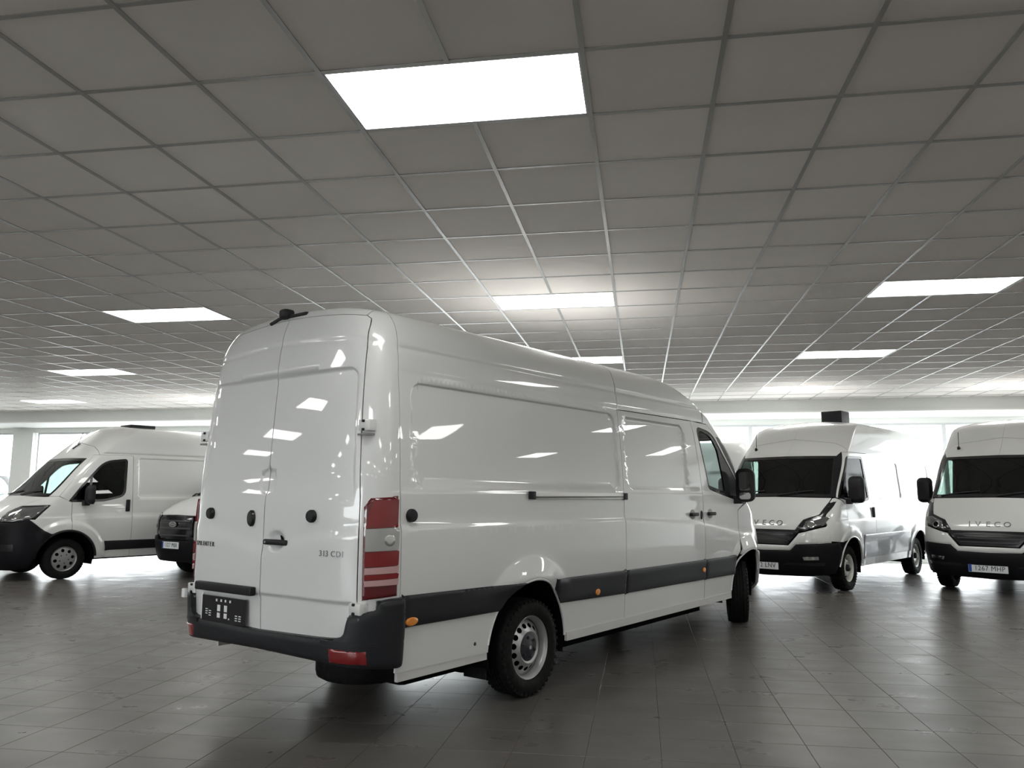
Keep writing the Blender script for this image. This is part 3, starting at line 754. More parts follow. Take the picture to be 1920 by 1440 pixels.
            def blk(x0, x1, y0, y1): mk.prism([(x0, y0), (x1, y0), (x1, y1), (x0, y1)], F4, .003)
            for cx in (-.045, .035): blk(cx-.017, cx+.017, -.012, .03); blk(cx-.017, cx+.017, -.055, -.022)
            for cx in (-.075, -.02, .03, .085): blk(cx-.008, cx+.008, .052, .068)
            blk(.07, .082, -.06, -.05)
            for cx, cz in ((-.19, -.02), (-.15, -.03), (.16, -.04), (.20, -.04)):
                for q in range(3): blk(cx-.012, cx+.012, cz-.02+q*.015, cz-.014+q*.015)
            tag(mk.build('plate_marks', PLATEW, pb), kind='stuff')
            MB().box(P.x-.02, P.x+.0, .86, .90, .74, .80).build('plate_bracket', PLATEW, rd)
        put_wheel(root, .03, -sd*(.985-.118), 'steel16', .352, .235, .222, roll=.35)
        put_wheel(root, WB, -sd*(.955-.118), 'steel16', .352, .235, .222, steer=rad(25), roll=.9)
        mirror(root, 3.98, 1.02, 1.585, sd, h=.38, w=.215, arm_in=.16)
    # rear roof header (above the doors)
    panel(S, 'roof_rear_header', [('r', 0, 2.63), ('r', -.745, 2.617), ('r', -.72, top), ('r', 0.0, top), ('r', .72, top), ('r', .745, 2.617)], PAINT, root, side=1, step=.04)
    roof_lid(S, 'roof_panel', PAINT, root)
    # rear bumper: high corners, low middle step
    def bump(aa, t):
        return 0
    bo = [('r', 0, .485), ('r', -.80, .475), ('s', -1.375, .435), ('s', -1.345, .455), ('s', -1.34, .655), ('s', -1.352, .835), ('s', -1.375, .855), ('r', -.955, .85), ('r', -.945, .79), ('r', -.83, .755), ('r', -.80, .62), ('r', 0, .60)]
    half = dedupe([S.inv(p, 1) for p in sum([[((p[0]), p[1]+(q[1]-p[1])*k/8, p[2]+(q[2]-p[2])*k/8) for k in range(8)] if p[0] == q[0] else [p] for p, q in zip(bo, bo[1:])], [])]+[S.inv(bo[-1], 1)])
    hh = np.array(half)
    for _ in range(3): hh[1:-1] = .25*hh[:-2]+.5*hh[1:-1]+.25*hh[2:]
    half = [tuple(p) for p in hh]
    outl = half+[(-a, t) for a, t in half[::-1][1:-1]]
    rb = panel(S, 'rear_bumper', outl, BUMP, root, off=.055, raw=True, gap=0, depth=.07, step=.03, puff=.02, pr=.04)
    for sd in (1, -1):
        panel(S, 'rear_reflector', [('r', -.72, .487), ('r', -.91, .480), ('r', -.91, .562), ('r', -.715, .570)], RED, rb, off=.060, side=sd, step=.03, gap=0, depth=.02, puff=.01, pr=.015)
        panel(S, 'bumper_step', [('r', -.66, .59), ('r', -.94, .585), ('r', -.94, .605), ('r', -.66, .615)], MOLD, rb, off=.060, side=sd, step=.05, gap=0, depth=.01)
    # front end (edge-on in the photo)
    panel(S, 'bonnet', [('f', -.83, 1.30), ('f', -.62, 1.10), ('f', .62, 1.10), ('f', .83, 1.30), ('f', .835, 1.42), ('f', 0, 1.44), ('f', -.835, 1.42)], PAINT, root, step=.07)
    panel(S, 'windscreen', [('f', -.835, 1.42), ('f', 0, 1.44), ('f', .835, 1.42), ('f', .76, 2.13), ('f', 0, 2.16), ('f', -.76, 2.13)], VGLASS, root, step=.1, off=-.004, depth=0)
    panel(S, 'radiator_grille', [('f', -.60, .82), ('f', .60, .82), ('f', .62, 1.10), ('f', -.62, 1.10)], BLACKG, root, step=.08, depth=.03)
    fb = []
    def fside(s_): return [('s', 4.62, .33), ('f', -.70, .28)]
    b1 = [('s', 4.70, .80), ('s', 4.81, .55), ('s', 4.84, .40), ('f', -.70, .27)]
    h1 = [S.inv(p, 1) for p in b1]; outl = dedupe(h1+[(2*S.A-a, t) for a, t in h1[::-1]])
    dd = []
    for i in range(len(outl)):
        p, q = outl[i], outl[(i+1) % len(outl)]; n = max(1, int(math.hypot(q[0]-p[0], q[1]-p[1])/.06))
        dd += [(p[0]+(q[0]-p[0])*k/n, p[1]+(q[1]-p[1])*k/n) for k in range(n)]
    panel(S, 'front_bumper', dd, mat('bumper_grey', (.35, .35, .35), .4), root, raw=True, off=.02, gap=.002, depth=.03, step=.06, puff=.015, pr=.04)
    # sliding-door rail on the right flank
    P0 = surf_point(S, ('s', .01, 1.473), 1)[0]; P1 = surf_point(S, ('s', 1.42, 1.463), 1)[0]
    r = blob('door_rail', [P+Vector((0, -h, dz)) for P in (P0, P1) for h in (0, .022) for dz in (-.028, .026)], RAIL, root, .006, 2)
    MB().box(P0.x+.02, P1.x-.01, P0.y-.026, P0.y-.02, 1.452, 1.462).build('rail_slot', BLACKG, r)
    for P in (P0, P1): blob('rail_end_cap', [P+Vector((dx, -h, dz)) for dx in (-.035, .025) for h in (0, .032) for dz in (-.032, .028)], BLACK, r, .006, 2)
    # roof camera
    P = surf_point(S, ('r', .02, 2.66), 1)[0]
    zt = S.ztop+S.crown
    cb = blob('reversing_camera', [(-1.47+dx, -.02+dy, zt-.045+dz) for dx in (-.04, .03) for dy in (-.15, .15) for dz in (.01, .035)], BLACK, root, .010)
    blob('camera_housing', [(-1.50+dx, .05+dy, zt-.03+dz) for dx in (-.05, .04) for dy in (-.042, .042) for dz in (-.01, .062)], BLACK, cb, .026)
    MB().path([(-1.50, .10, zt-.02), (-1.51, .14, zt-.03), (-1.53, .20, zt-.06)], .012, 6).build('camera_cable', BLACK, cb)
    # underside
    MB().box(.45, 3.8, -.60, .60, .17, .46).box(-.35, 4.7, -.5, .5, .22, .46).box(-.75, -.35, -.6, .6, .30, .46).build('chassis', INNER, root)
    MB().tube((0, -.8, .35), (0, .8, .35), .05, 12).tube((WB, -.8, .33), (WB, .8, .33), .04, 10).build('axle', INNER, root)
    v, f = lathe_y([(.15, -.09), (.22, -.10), (.30, -.11), (.335, -.09), (.345, -.05), (.345, .05), (.335, .09), (.22, .10), (.15, .09)], 32)
    MB().add([(x-.92, z-.22, y+.33) for x, y, z in v], f).build('spare_wheel', RUBBER, root, True)
    blob('suspension_light_block', hexa(-.46, .5, -.74, .74, .21, .5), INNER, root, .05)  # solid block added at the axle to stop window reflections under the van
    blob('silencer_light_block', hexa(-1.12, -.46, -.78, -.16, .25, .43), INNER, root, .05)  # added box, keeps window glare off the floor under the rear quarter
    for sd in (1, -1):
        MB().box(-.455, -.445, -sd*.83-.10, -sd*.83+.10, .20, .62).build('mud_flap', RUBBER, root)
    MB().box(.9, 2.3, -.78, -.60, .26, .42, .03).build('fuel_tank', INNER, root)
    common_cab(S, root, 3.35, 3.95, zd=1.08, bulk=2.95)
    puck(S, 'flank_bolt', ('s', -.62, .47), .012, .004, INK, root, 1)
    return root
# ------------------------------------------------------------------ the other vans (front axle at X=0, nose towards +X)
def full_outline(S, half, step=.06):
    """close a half outline (right side, from centre bottom round to centre top) into a symmetric one, in (a,t)"""
    h = []
    for p, q in zip(half, half[1:]):
        if p[0] == q[0]:
            n = max(1, int(math.hypot(q[1]-p[1], q[2]-p[2])/step)); h += [S.inv((p[0], p[1]+(q[1]-p[1])*k/n, p[2]+(q[2]-p[2])*k/n), 1) for k in range(n)]
        else:
            a, b = S.inv(p, 1), S.inv(q, 1); n = max(1, int(math.hypot(a[0]-b[0], a[1]-b[1])/step)); h += [(a[0]+(b[0]-a[0])*k/n, a[1]+(b[1]-a[1])*k/n) for k in range(n)]
    h.append(S.inv(half[-1], 1))
    return dedupe(h+[(2*S.A-a, t) for a, t in h[::-1]])
def build_van(root, c):
    S = c['surf']; AR, ZC, WB = c['AR'], c['ZC'], c['WB']; top = S.ztop; pt = c.get('paint', PAINT2); st = .07
    archs = [circ('s', 0, ZC, AR, 30), circ('s', -WB, ZC, AR, 30)]
    zb = c['zb']; dr, df = c['door_rear'], c['door_front']; zg = c['gutter']; zw = c['ws_bottom']; zt_ = c['ws_top']; yb, yt = c['ws_yb'], c['ws_yt']
    ws_hole = [('f', -yb, zw+.01), ('f', 0, zw+.03), ('f', .01, zt_), ('f', -yt, zt_-.02)]
    win = c['window']; xr = float(S.xr(1.0))
    for sd in (1, -1):
        panel(S, 'body_shell', [('r', .0, zb+.02), ('s', xr+.3, zb+.02), ('f', 0, zb+.02), ('f', 0, top-.01), ('s', -1.4, top-.01), ('r', 0, top-.01)], INNER, root, off=-.018, gap=0, depth=0, step=.14, holes=archs+[win, ws_hole], side=sd)
        panel(S, 'side_panel', [('r', 0, zb), ('s', xr+.4, zb), ('s', dr, zb), ('s', dr, zg), ('s', df-.45, zg), ('s', df-.45, top), ('s', xr+.3, top), ('r', 0, top)], pt, root, side=sd, step=st, holes=[archs[1]], gap=.003)
        xt = float(S.inv(('f', -yt, zt_), 1)[0])
        panel(S, 'roof_front_panel', [('s', df-.45, zg), ('s', c['pil'][1], zg), ('f', -yt, zt_), ('f', 0, zt_+.015), ('f', 0, top), ('s', df-.45, top)], pt, root, side=sd, step=st, gap=.0015)
        d = panel(S, 'front_door', [('s', dr, zb), ('s', df-.42, zb), ('s', df, .85), ('s', df, c['win_low']-.03), ('s', c['pil'][0], zw), ('s', c['pil'][1], zg), ('s', dr, zg)], pt, root, side=sd, step=.06, holes=[win, archs[0]])
        panel(S, 'window_frame', win, BLACKG, d, off=-.004, side=sd, gap=-.003, depth=.02, step=.07, holes=[offs(win, .035)])
        panel(S, 'window_pane', win, c['glass'], d, off=-.014, side=sd, gap=0, depth=0, step=.1)
        for sx in c.get('window_bar', ()):
            panel(S, 'window_bar', [('s', sx-.02, c['win_low']+.02), ('s', sx+.02, c['win_low']+.02), ('s', sx-.05, zt_-.06), ('s', sx-.09, zt_-.06)], BLACKG, d, off=-.010, side=sd, gap=0, depth=.01)
        panel(S, 'windscreen_pillar', [('f', -yb, zw), ('s', c['pil'][0], zw), ('s', c['pil'][1], zg), ('f', -yt, zt_)], c.get('pillar_mat', pt), root, side=sd, step=.05, gap=.002)
        wing = panel(S, 'front_wing', c['wing'], pt, root, side=sd, step=.05, holes=[archs[0]])
        hl = panel(S, 'headlight', c['headlight'], BLACKG, root, side=sd, step=.05, off=.004, puff=.008, pr=.03)
        panel(S, 'headlight_glass', c['headlight_in'], HLGLASS, hl, side=sd, step=.04, off=.010, gap=0, puff=.006, pr=.02)
        P = surf_point(S, c['lamp'], sd, .012); 
        puck(S, 'headlight_reflector', c['lamp'], .055, .008, CHROME, hl, sd, base=.010)
        if 'handle' in c:
            hx, hz, hw, hh = c['handle']; P, da, dt, nn = surf_point(S, ('s', hx, hz), sd)
            blob('door_handle', [P+Vector((dx, 0, dz))+nn*h for dx in (-hw/2, hw/2) for dz in (-hh/2, hh/2) for h in (-.004, .03)], BLACK, d, .02)
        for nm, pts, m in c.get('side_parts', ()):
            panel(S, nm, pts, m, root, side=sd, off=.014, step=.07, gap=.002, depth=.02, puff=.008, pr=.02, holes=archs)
        for x0 in (0, -WB):
            arch_liner(root, x0, AR-.005, float(S.w(.7))-.01, sd, ZC)
            rim_lip(S, 'arch_lip', [('s', x0+(AR+.01)*math.cos(t), ZC+(AR+.01)*math.sin(t)) for t in np.linspace(rad(4), rad(176), 26)], c.get('lip_r', .01), c.get('lip_mat', pt), root, sd, off=.0)
            put_wheel(root, x0, -sd*(float(S.w(.6))-.135), c['wheel'], c['R'], .22, c['rimR'], roll=.2+x0, steer=rad(c.get('steer', 0)) if x0 == 0 else 0)
        mx, my, mz, mh, mw = c['mirror']; mo = mirror(root, mx, my, mz, sd, h=mh, w=mw)
        tl = panel(S, 'tail_light', [('r', -.93*float(S.w(1.1)), .8), ('s', xr+.3, .8), ('s', xr+.3, 1.35), ('r', -.93*float(S.w(1.1)), 1.35)], RED, root, side=sd, off=.012, step=.08, puff=.008, pr=.02)
    panel(S, 'windscreen', full_outline(S, [('f', 0, zw+.012), ('f', -yb, zw), ('f', -yt, zt_), ('f', 0, zt_+.012)]), c['ws_glass'], root, raw=True, off=-.003, gap=0, depth=0, step=.12)
    w1 = full_outline(S, [('f', 0, zw+.012), ('f', -yb, zw), ('f', -yt, zt_), ('f', 0, zt_+.012)])
    panel(S, 'windscreen_border', w1, BLACKG, root, raw=True, off=.001, gap=-.004, depth=.01, step=.09, holes=[]) if False else None
    o_ = offset_poly(w1, c.get('border', .05)); 
    bd = border_panel(S, 'windscreen_border', w1, o_, BLACKG, root)
    panel(S, 'bonnet', full_outline(S, c['bonnet']), pt, root, raw=True, step=.07)
    g = panel(S, 'radiator_grille', full_outline(S, c['grille']), c.get('grille_mat', BLACKG), root, raw=True, step=.08, off=c.get('grille_off', -.006))
    for z, y, hh in c.get('slats', ()):
        panel(S, 'grille_slat', full_outline(S, [('f', 0, z), ('f', -y, z), ('f', -y, z+hh), ('f', 0, z+hh)]), c['slat_mat'], g, raw=True, off=c.get('slat_off', .006), gap=0, depth=.015, step=.1)
    for nm, half, m, off in c['front_parts']:
        panel(S, nm, full_outline(S, half), m, root, raw=True, off=off, gap=.002, depth=.03, step=.06, puff=.012, pr=.03, holes=[[S.inv(p, sd) if sd > 0 else tuple([2*S.A-S.inv(p, 1)[0], S.inv(p, 1)[1]]) for p in archs[0]] for sd in (1, -1)])
    for nm, pts, m, off in c.get('front_pair', ()):
        for sd in (1, -1): panel(S, nm, pts, m, root, side=sd, off=off, step=.05, gap=.001, depth=.012)
    roof_lid(S, 'roof_panel', pt, root, n=120, k=6)
    # wipers
    for y0 in c.get('wipers', ()):
        P, da, dt, nn = surf_point(S, ('f', y0, zw+.03), 1, .02); Q = surf_point(S, ('f', y0+.55, zw+.10), 1, .015)[0]
        MB().path([P, P+(Q-P)*.5+Vector((.01, 0, .01)), Q], .009, 6).build('wiper', BLACK, root)
    MB().box(-WB-.6, .6, -.60, .60, .28, .45).build('chassis', INNER, root)
    for x0 in (0, -WB): MB().tube((x0, -.8, c['R']), (x0, .8, c['R']), .045, 10).build('axle', INNER, root)
    common_cab(S, root, c.get('xseat', -.9), c.get('xdash', -.1), zd=1.12, w=.8, bulk=dr-.12)
    return S
def offs(tagged, g):
    poly = [(p[1], p[2]) for p in tagged]; return [(tagged[0][0], x, z) for x, z in offset_poly(dedupe(poly), g)]
def border_panel(S, name, outer, inner, m, parent):
    return panel(S, name, outer, m, parent, raw=True, off=.002, gap=0, depth=.006, step=.2, holes=[inner])
FB = lambda *a: [('f', -y, z) for y, z in a]
def zero_disp(x, y, z, aa, S): return 0*x

def daily_cfg():
    WB = 3.52; ZC = .36; AR = .46
    def disp(x, y, z, aa, S):
        side = sst(S.A1-.05, S.A1+.05, aa)*(1-sst(S.A2-.05, S.A2+.2, aa)); fr = sst(S.A2+.1, S.A2+.3, aa); d = 0*x
        for a, b in ((-2.7, -1.32), (-4.6, -2.85)): d = d-side*.014*sst(.014, -.014, rrect(x, z, a, b, 1.42, 2.05, .08))
        d = d+side*.012*(sst(1.10, 1.06, z)-sst(.9, .5, z))
        for cx in (0, -WB):
            r = np.hypot(x-cx, z-ZC); d = d+side*.022*sst(.64, .58, r)*sst(.2, .5, z)
        d = d+fr*.012*sst(.98, .94, z)*0
        return d
    S = Surf(xr=[(.2, -5.0), (2.0, -4.98), (2.8, -4.86)],
             xf=[(.2, .88), (.4, .97), (.6, 1.0), (.8, .99), (1.0, .95), (1.15, .86), (1.3, .70), (1.42, .54), (1.5, .46), (2.1, -.02), (2.3, -.26), (2.5, -.48), (2.62, -.64), (2.70, -.95)],
             w=[(.2, .94), (.55, .975), (.95, 1.0), (1.1, 1.0), (1.4, .975), (2.1, .91), (2.45, .88), (2.8, .86)],
             Lr=.2, Lf=[(.2, .55), (1.0, .50), (1.4, .36), (2.0, .28), (2.8, .28)], pr=9, pf=4.6, zs=2.50, Rw=.10, Rh=.20, crown=.05, disp=disp, side_len=5.0)
    return dict(surf=S, AR=AR, ZC=ZC, WB=WB, zb=.34, door_rear=-1.15, door_front=.12, gutter=2.17, ws_bottom=1.44, ws_top=2.10, ws_yb=.87, ws_yt=.79, win_low=1.36, pil=(.34, -.22),
        window=fillet('s', [(-.98, 1.40), (-.35, 1.33), (.32, 1.43, .03), (-.22, 2.10, .08), (-.92, 2.11, .08)], .06), window_bar=(), glass=VGLASSD, ws_glass=glassy('daily_windscreen', (.34, .42, .38)) if 'daily_windscreen' not in MATS else MATS['daily_windscreen'],
        border=.045, pillar_mat=BLACKG,
        wing=[('s', .12, .80), ('s', .12, 1.335), ('s', .36, 1.43), ('f', -.88, 1.425), ('f', -.83, 1.17), ('s', .74, 1.02), ('f', -.93, .80), ('s', .72, .78), ('s', .42, .76)],
        headlight=[('f', -.50, .945), ('f', -.62, .925), ('f', -.90, 1.02), ('s', .66, 1.19), ('s', .36, 1.39), ('f', -.86, 1.37), ('f', -.80, 1.18), ('f', -.60, 1.10)],
        headlight_in=[('f', -.61, .955), ('f', -.88, 1.04), ('f', -.93, 1.14), ('f', -.82, 1.15), ('f', -.64, 1.08)], lamp=('f', -.72, 1.03),
        bonnet=[('f', 0, .945), ('f', -.50, .945), ('f', -.60, 1.10), ('f', -.80, 1.18), ('f', -.86, 1.37), ('f', -.87, 1.43), ('f', 0, 1.445)],
        grille=[('f', 0, .725), ('f', -.38, .725), ('f', -.56, .93), ('f', -.50, .945), ('f', 0, .945)], slats=((.775, .38, .018), (.83, .42, .018), (.885, .47, .018)), slat_mat=mat('slat_dark', (.03, .03, .035), .3), slat_off=.004,
        front_parts=[('bumper_band', [('f', 0, .63), ('f', -.42, .64), ('f', -.52, .73), ('s', .70, .76), ('s', .74, 1.02), ('f', -.90, 1.00), ('f', -.62, .915), ('f', -.56, .90), ('f', -.40, .715), ('f', 0, .715)], PAINT2, .012),
                     ('front_bumper', [('f', 0, .24), ('f', -.70, .26), ('s', .58, .30), ('s', .46, .60), ('s', .52, .76), ('f', -.52, .73), ('f', -.42, .64), ('f', 0, .63)], BUMPF, .022)],
        front_pair=[('fog_lamp', [('f', -.62, .50), ('f', -.80, .51), ('f', -.80, .56), ('f', -.60, .55)], CHROME, .030), ('bumper_recess', [('f', -.30, .42), ('f', -.84, .42), ('f', -.86, .47), ('f', -.40, .46)], BLACKG, .026)],
        side_parts=[('side_band', [('s', -.50, .46), ('s', -3.0, .46), ('s', -3.0, .84), ('s', -.55, .84)], mat('flank_floor_reflection', (.26, .27, .30), .35, coat=.6))],  # grey band paints in the dark floor mirrored by the lower flank
        handle=(-1.06, 1.19, .07, .17), mirror=(.02, 1.0, 1.56, .42, .24), wheel='daily', R=.345, rimR=.205, wipers=(-.75, .05), lip_r=.012)
def build_daily(name, pos, yaw, label, text, vent=False, ant=None):
    root = empty(name, (pos[0], pos[1], 0), math.pi/2-rad(yaw)); tag(root, label, 'van', 'front-facing vans on the right')
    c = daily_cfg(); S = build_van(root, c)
    P = surf_point(S, ('f', 0, 1.045))[0]; M4 = frame(P+Vector((.0, 0, 0)), (0, 1, 0), surf_point(S, ('f', 0, 1.045))[2])
    for ch, yy in zip('IVECO', (-.25, -.135, .0, .12, .25)):
        P, da, dt, nn = surf_point(S, ('f', yy, 1.045), 1); M4 = frame(P, (0, 1, 0), dt)
        text_obj('badge_letter', ch, .115, M4, BADGED, root, .004, sx=1.15)
    P = surf_point(S, ('f', 0, .40), 1, .022)[0]
    plate(root, frame(P+Vector((.002, -.03, 0)), (0, 1, 0), (0, 0, 1)), .52, .115, text)
    mb = MB()
    for y0 in (-.62,):
        P = surf_point(S, ('f', y0, 2.24))[0]
        MB().path([P, P+Vector((-.02, 0, .28))], .005, 6).tube(P-Vector((.03, 0, .03)), P+Vector((.02, 0, .03)), .035, 10, .02).build('roof_antenna', BLACK, root)
    if vent:
        z0 = S.ztop+S.crown-.01
        v = blob('roof_vent', hexa(-1.75, -1.35, .10, .46, z0-.02, z0+.22), BLACK, root, .02)
        for k in range(6): MB().box(-1.345, -1.34, .13, .43, z0+.045+.028*k, z0+.055+.028*k).build('vent_slat', MOLD, v)
    return root

def ducato_cfg():
    WB = 3.45; ZC = .345; AR = .475
    def disp(x, y, z, aa, S):
        side = sst(S.A1-.05, S.A1+.05, aa)*(1-sst(S.A2-.05, S.A2+.2, aa)); d = 0*x
        for a, b in ((-2.6, -1.22), (-4.1, -2.75)): d = d-side*.018*sst(.014, -.014, rrect(x, z, a, b, 1.40, 2.12, .05))
        d = d+side*.016*(sst(1.075, 1.045, z)-sst(.9, .5, z))
        for cx in (0, -WB):
            r = np.hypot(x-cx, z-ZC); d = d+side*.045*sst(.68, .60, r)*sst(.1, .45, z)
        d = d-side*.02*np.exp(-((z-2.19)/.02)**2)
        return d
    S = Surf(xr=[(.2, -4.45), (2.0, -4.44), (2.8, -4.35)],
             xf=[(.15, .80), (.35, .92), (.6, .96), (.9, .97), (1.02, .95), (1.12, .88), (1.25, .72), (1.36, .56), (1.5, .38), (2.1, -.20), (2.3, -.42), (2.5, -.66), (2.64, -.86), (2.76, -1.2)],
             w=[(.15, .98), (.6, 1.02), (1.1, 1.02), (1.4, 1.0), (2.1, .93), (2.45, .88), (2.8, .85)],
             Lr=.2, Lf=[(.15, .62), (1.0, .60), (1.4, .42), (2.0, .30), (2.8, .34)], pr=9, pf=3.6, zs=2.40, Rw=.16, Rh=.30, crown=.06, disp=disp, side_len=5.0)
    return dict(surf=S, AR=AR, ZC=ZC, WB=WB, zb=.33, door_rear=-1.11, door_front=-.05, gutter=2.17, ws_bottom=1.42, ws_top=2.10, ws_yb=.90, ws_yt=.82, win_low=1.33, pil=(.16, -.42),
        window=fillet('s', [(-.98, 1.42, .12), (-.60, 1.33), (.02, 1.32, .03), (-.20, 1.62, .05), (-.58, 2.06, .16), (-1.01, 2.11, .07)], .06), window_bar=(-.33,), glass=VGLASSD, ws_glass=glassy('ducato_windscreen', (.62, .78, .72)),
        wing=[('s', -.05, .80), ('s', -.05, 1.315), ('s', .16, 1.42), ('f', -.90, 1.415), ('f', -.70, 1.26), ('s', .30, 1.27), ('s', .52, 1.03), ('s', .60, 1.03), ('s', .50, .90), ('s', .28, .78)],
        headlight=[('f', -.58, .99), ('f', -.80, .985), ('s', .64, 1.02), ('s', .50, 1.05), ('s', .28, 1.27), ('f', -.72, 1.25), ('f', -.60, 1.15)],
        headlight_in=[('f', -.62, 1.0), ('f', -.82, .995), ('s', .55, 1.06), ('s', .34, 1.25), ('f', -.74, 1.23), ('f', -.64, 1.14)], lamp=('f', -.84, 1.09),
        bonnet=[('f', 0, 1.03), ('f', -.56, 1.0), ('f', -.58, 1.16), ('f', -.70, 1.26), ('f', -.90, 1.41), ('f', 0, 1.44)],
        grille=[('f', 0, .76), ('f', -.52, .78), ('f', -.56, .98), ('f', 0, 1.01)], slats=((.83, .48, .02), (.90, .50, .02)), slat_mat=BLACK,
        front_parts=[('front_bumper', [('f', 0, .16), ('f', -.7, .18), ('s', .55, .22), ('s', .44, .45), ('s', .26, .77), ('s', .38, .84), ('s', .60, 1.035), ('f', -.82, .975), ('f', -.58, .985), ('f', -.54, .76), ('f', 0, .745)], BUMPF, .022)],
        front_pair=[('bumper_recess', [('f', -.55, .50), ('f', -.85, .50), ('f', -.86, .62), ('f', -.58, .62)], BLACKG, .028)],
        side_parts=[('side_band', [('s', -.66, .46), ('s', -2.92, .46), ('s', -2.92, .62), ('s', -.64, .63)], BLACK)],
        handle=(-1.02, 1.25, .075, .22), mirror=(-.30, 1.03, 1.45, .34, .22), wheel='cover', R=.345, rimR=.205, wipers=(-.6, .1), lip_r=.022, lip_mat=BLACK)
def build_ducato():
    root = empty('delivery_van', (DUC_POS[0], DUC_POS[1], 0), math.pi/2-rad(DUC_YAW))
    tag(root, 'white high-roof van with black bumper and grey wheel covers at the left edge', 'van')
    S = build_van(root, ducato_cfg())
    P = surf_point(S, ('s', -.14, 2.30), -1)[0]
    MB().tube(P-Vector((0, .03, .02)), P+Vector((-.10, .03, .09)), .032, 10, .018).path([P+Vector((-.05, .02, .06)), P+Vector((-.13, .03, .30))], .006, 5).build('roof_antenna', BLACK, root)
    z0 = S.ztop+S.crown
    blob('roof_vent', hexa(-1.85, -1.35, -.22, .22, z0-.03, z0+.055), BLACK, root, .015)
    for y0 in (0,):
        P = surf_point(S, ('f', 0, .40), 1, .022)[0]
    return root

def transit_cfg():
    WB = 3.3; ZC = .33; AR = .43
    S = Surf(xr=[(.2, -4.3), (1.9, -4.28)],
             xf=[(.2, .80), (.4, .88), (.7, .92), (.95, .92), (1.08, .88), (1.2, .74), (1.32, .50), (1.42, .22), (1.5, .08), (1.95, -.42), (2.0, -.5)],
             w=[(.2, .90), (.6, .95), (1.1, .95), (1.4, .92), (1.8, .86), (2.0, .82)],
             Lr=.2, Lf=[(.2, .5), (1.0, .5), (1.4, .4), (2.0, .3)], pr=9, pf=3.4, zs=1.76, Rw=.14, Rh=.18, crown=.04, disp=zero_disp, side_len=4.6)
    return dict(surf=S, AR=AR, ZC=ZC, WB=WB, zb=.33, door_rear=-1.15, door_front=-.05, gutter=1.80, ws_bottom=1.43, ws_top=1.76, ws_yb=.78, ws_yt=.72, win_low=1.25, pil=(-.03, -.42),
        window=fillet('s', [(-1.0, 1.25), (-.10, 1.24), (-.45, 1.74, .08), (-1.02, 1.76)], .05), glass=VGLASSD, ws_glass=VGLASSD,
        wing=[('s', -.05, .75), ('s', -.05, 1.22), ('s', -.03, 1.42), ('f', -.78, 1.42), ('f', -.70, 1.14), ('f', -.86, .74), ('s', .35, .74)],
        headlight=[('f', -.54, .76), ('f', -.80, .74), ('f', -.84, 1.16), ('f', -.72, 1.15), ('f', -.56, 1.05)],
        headlight_in=[('f', -.60, .80), ('f', -.80, .78), ('f', -.82, 1.10), ('f', -.70, 1.10), ('f', -.60, 1.0)], lamp=('f', -.68, .92),
        bonnet=[('f', 0, 1.10), ('f', -.52, 1.09), ('f', -.70, 1.16), ('f', -.78, 1.42), ('f', 0, 1.44)],
        grille=[('f', 0, .67), ('f', -.48, .68), ('f', -.53, .78), ('f', -.52, 1.03), ('f', -.47, 1.09), ('f', 0, 1.10)], slats=((.74, .46, .022), (.86, .48, .026), (.99, .47, .02)), slat_mat=mat('slat_grey', (.05, .05, .055), .3), slat_off=.008,
        front_parts=[('front_bumper', [('f', 0, .29), ('f', -.55, .29), ('s', .44, .36), ('s', .33, .60), ('s', .40, .74), ('f', -.52, .72), ('f', -.46, .665), ('f', 0, .66)], BUMPF, .03)],
        handle=(-1.05, 1.05, .14, .04), mirror=(-.15, .95, 1.35, .26, .18), wheel='cover', R=.33, rimR=.20, wipers=(-.6,), lip_mat=BLACK)
def build_transit():
    root = empty('small_van', (TRA_POS[0], TRA_POS[1], 0), math.pi/2-rad(TRA_YAW))
    tag(root, 'small white van with black grille and bumper, half hidden behind the big van', 'van')
    S = build_van(root, transit_cfg())
    P, da, dt, nn = surf_point(S, ('f', 0, .94)); M4 = frame(P+nn*.012, (0, 1, 0), dt)
    n = 24; poly = [(.115*math.cos(2*math.pi*i/n), .046*math.sin(2*math.pi*i/n)) for i in range(n)]
    em = MB().prism(poly, M4, .01).build('emblem', CHROME, root)
    MB().prism([(x*.88, y*.82) for x, y in poly], M4 @ Matrix.Translation((0, 0, .008)), .004).build('emblem_field', BADGED, em)
    text_obj('emblem_lettering', 'Ford', .07, M4 @ Matrix.Translation((0, 0, .0125)), CHROME, em, .001)
    P = surf_point(S, ('f', 0, .58), 1, .03)[0]
    plate(root, frame(P+Vector((.002, -.02, 0)), (0, 1, 0), (0, 0, 1)), .52, .115, '1327 MBR')
    blob('washer_vent', [(.36+dx, y, 1.375+dz) for dx in (-.03, .03) for y in (.1, .5) for dz in (-.01, .012)], BLACK, root, .005, 1)
    return root
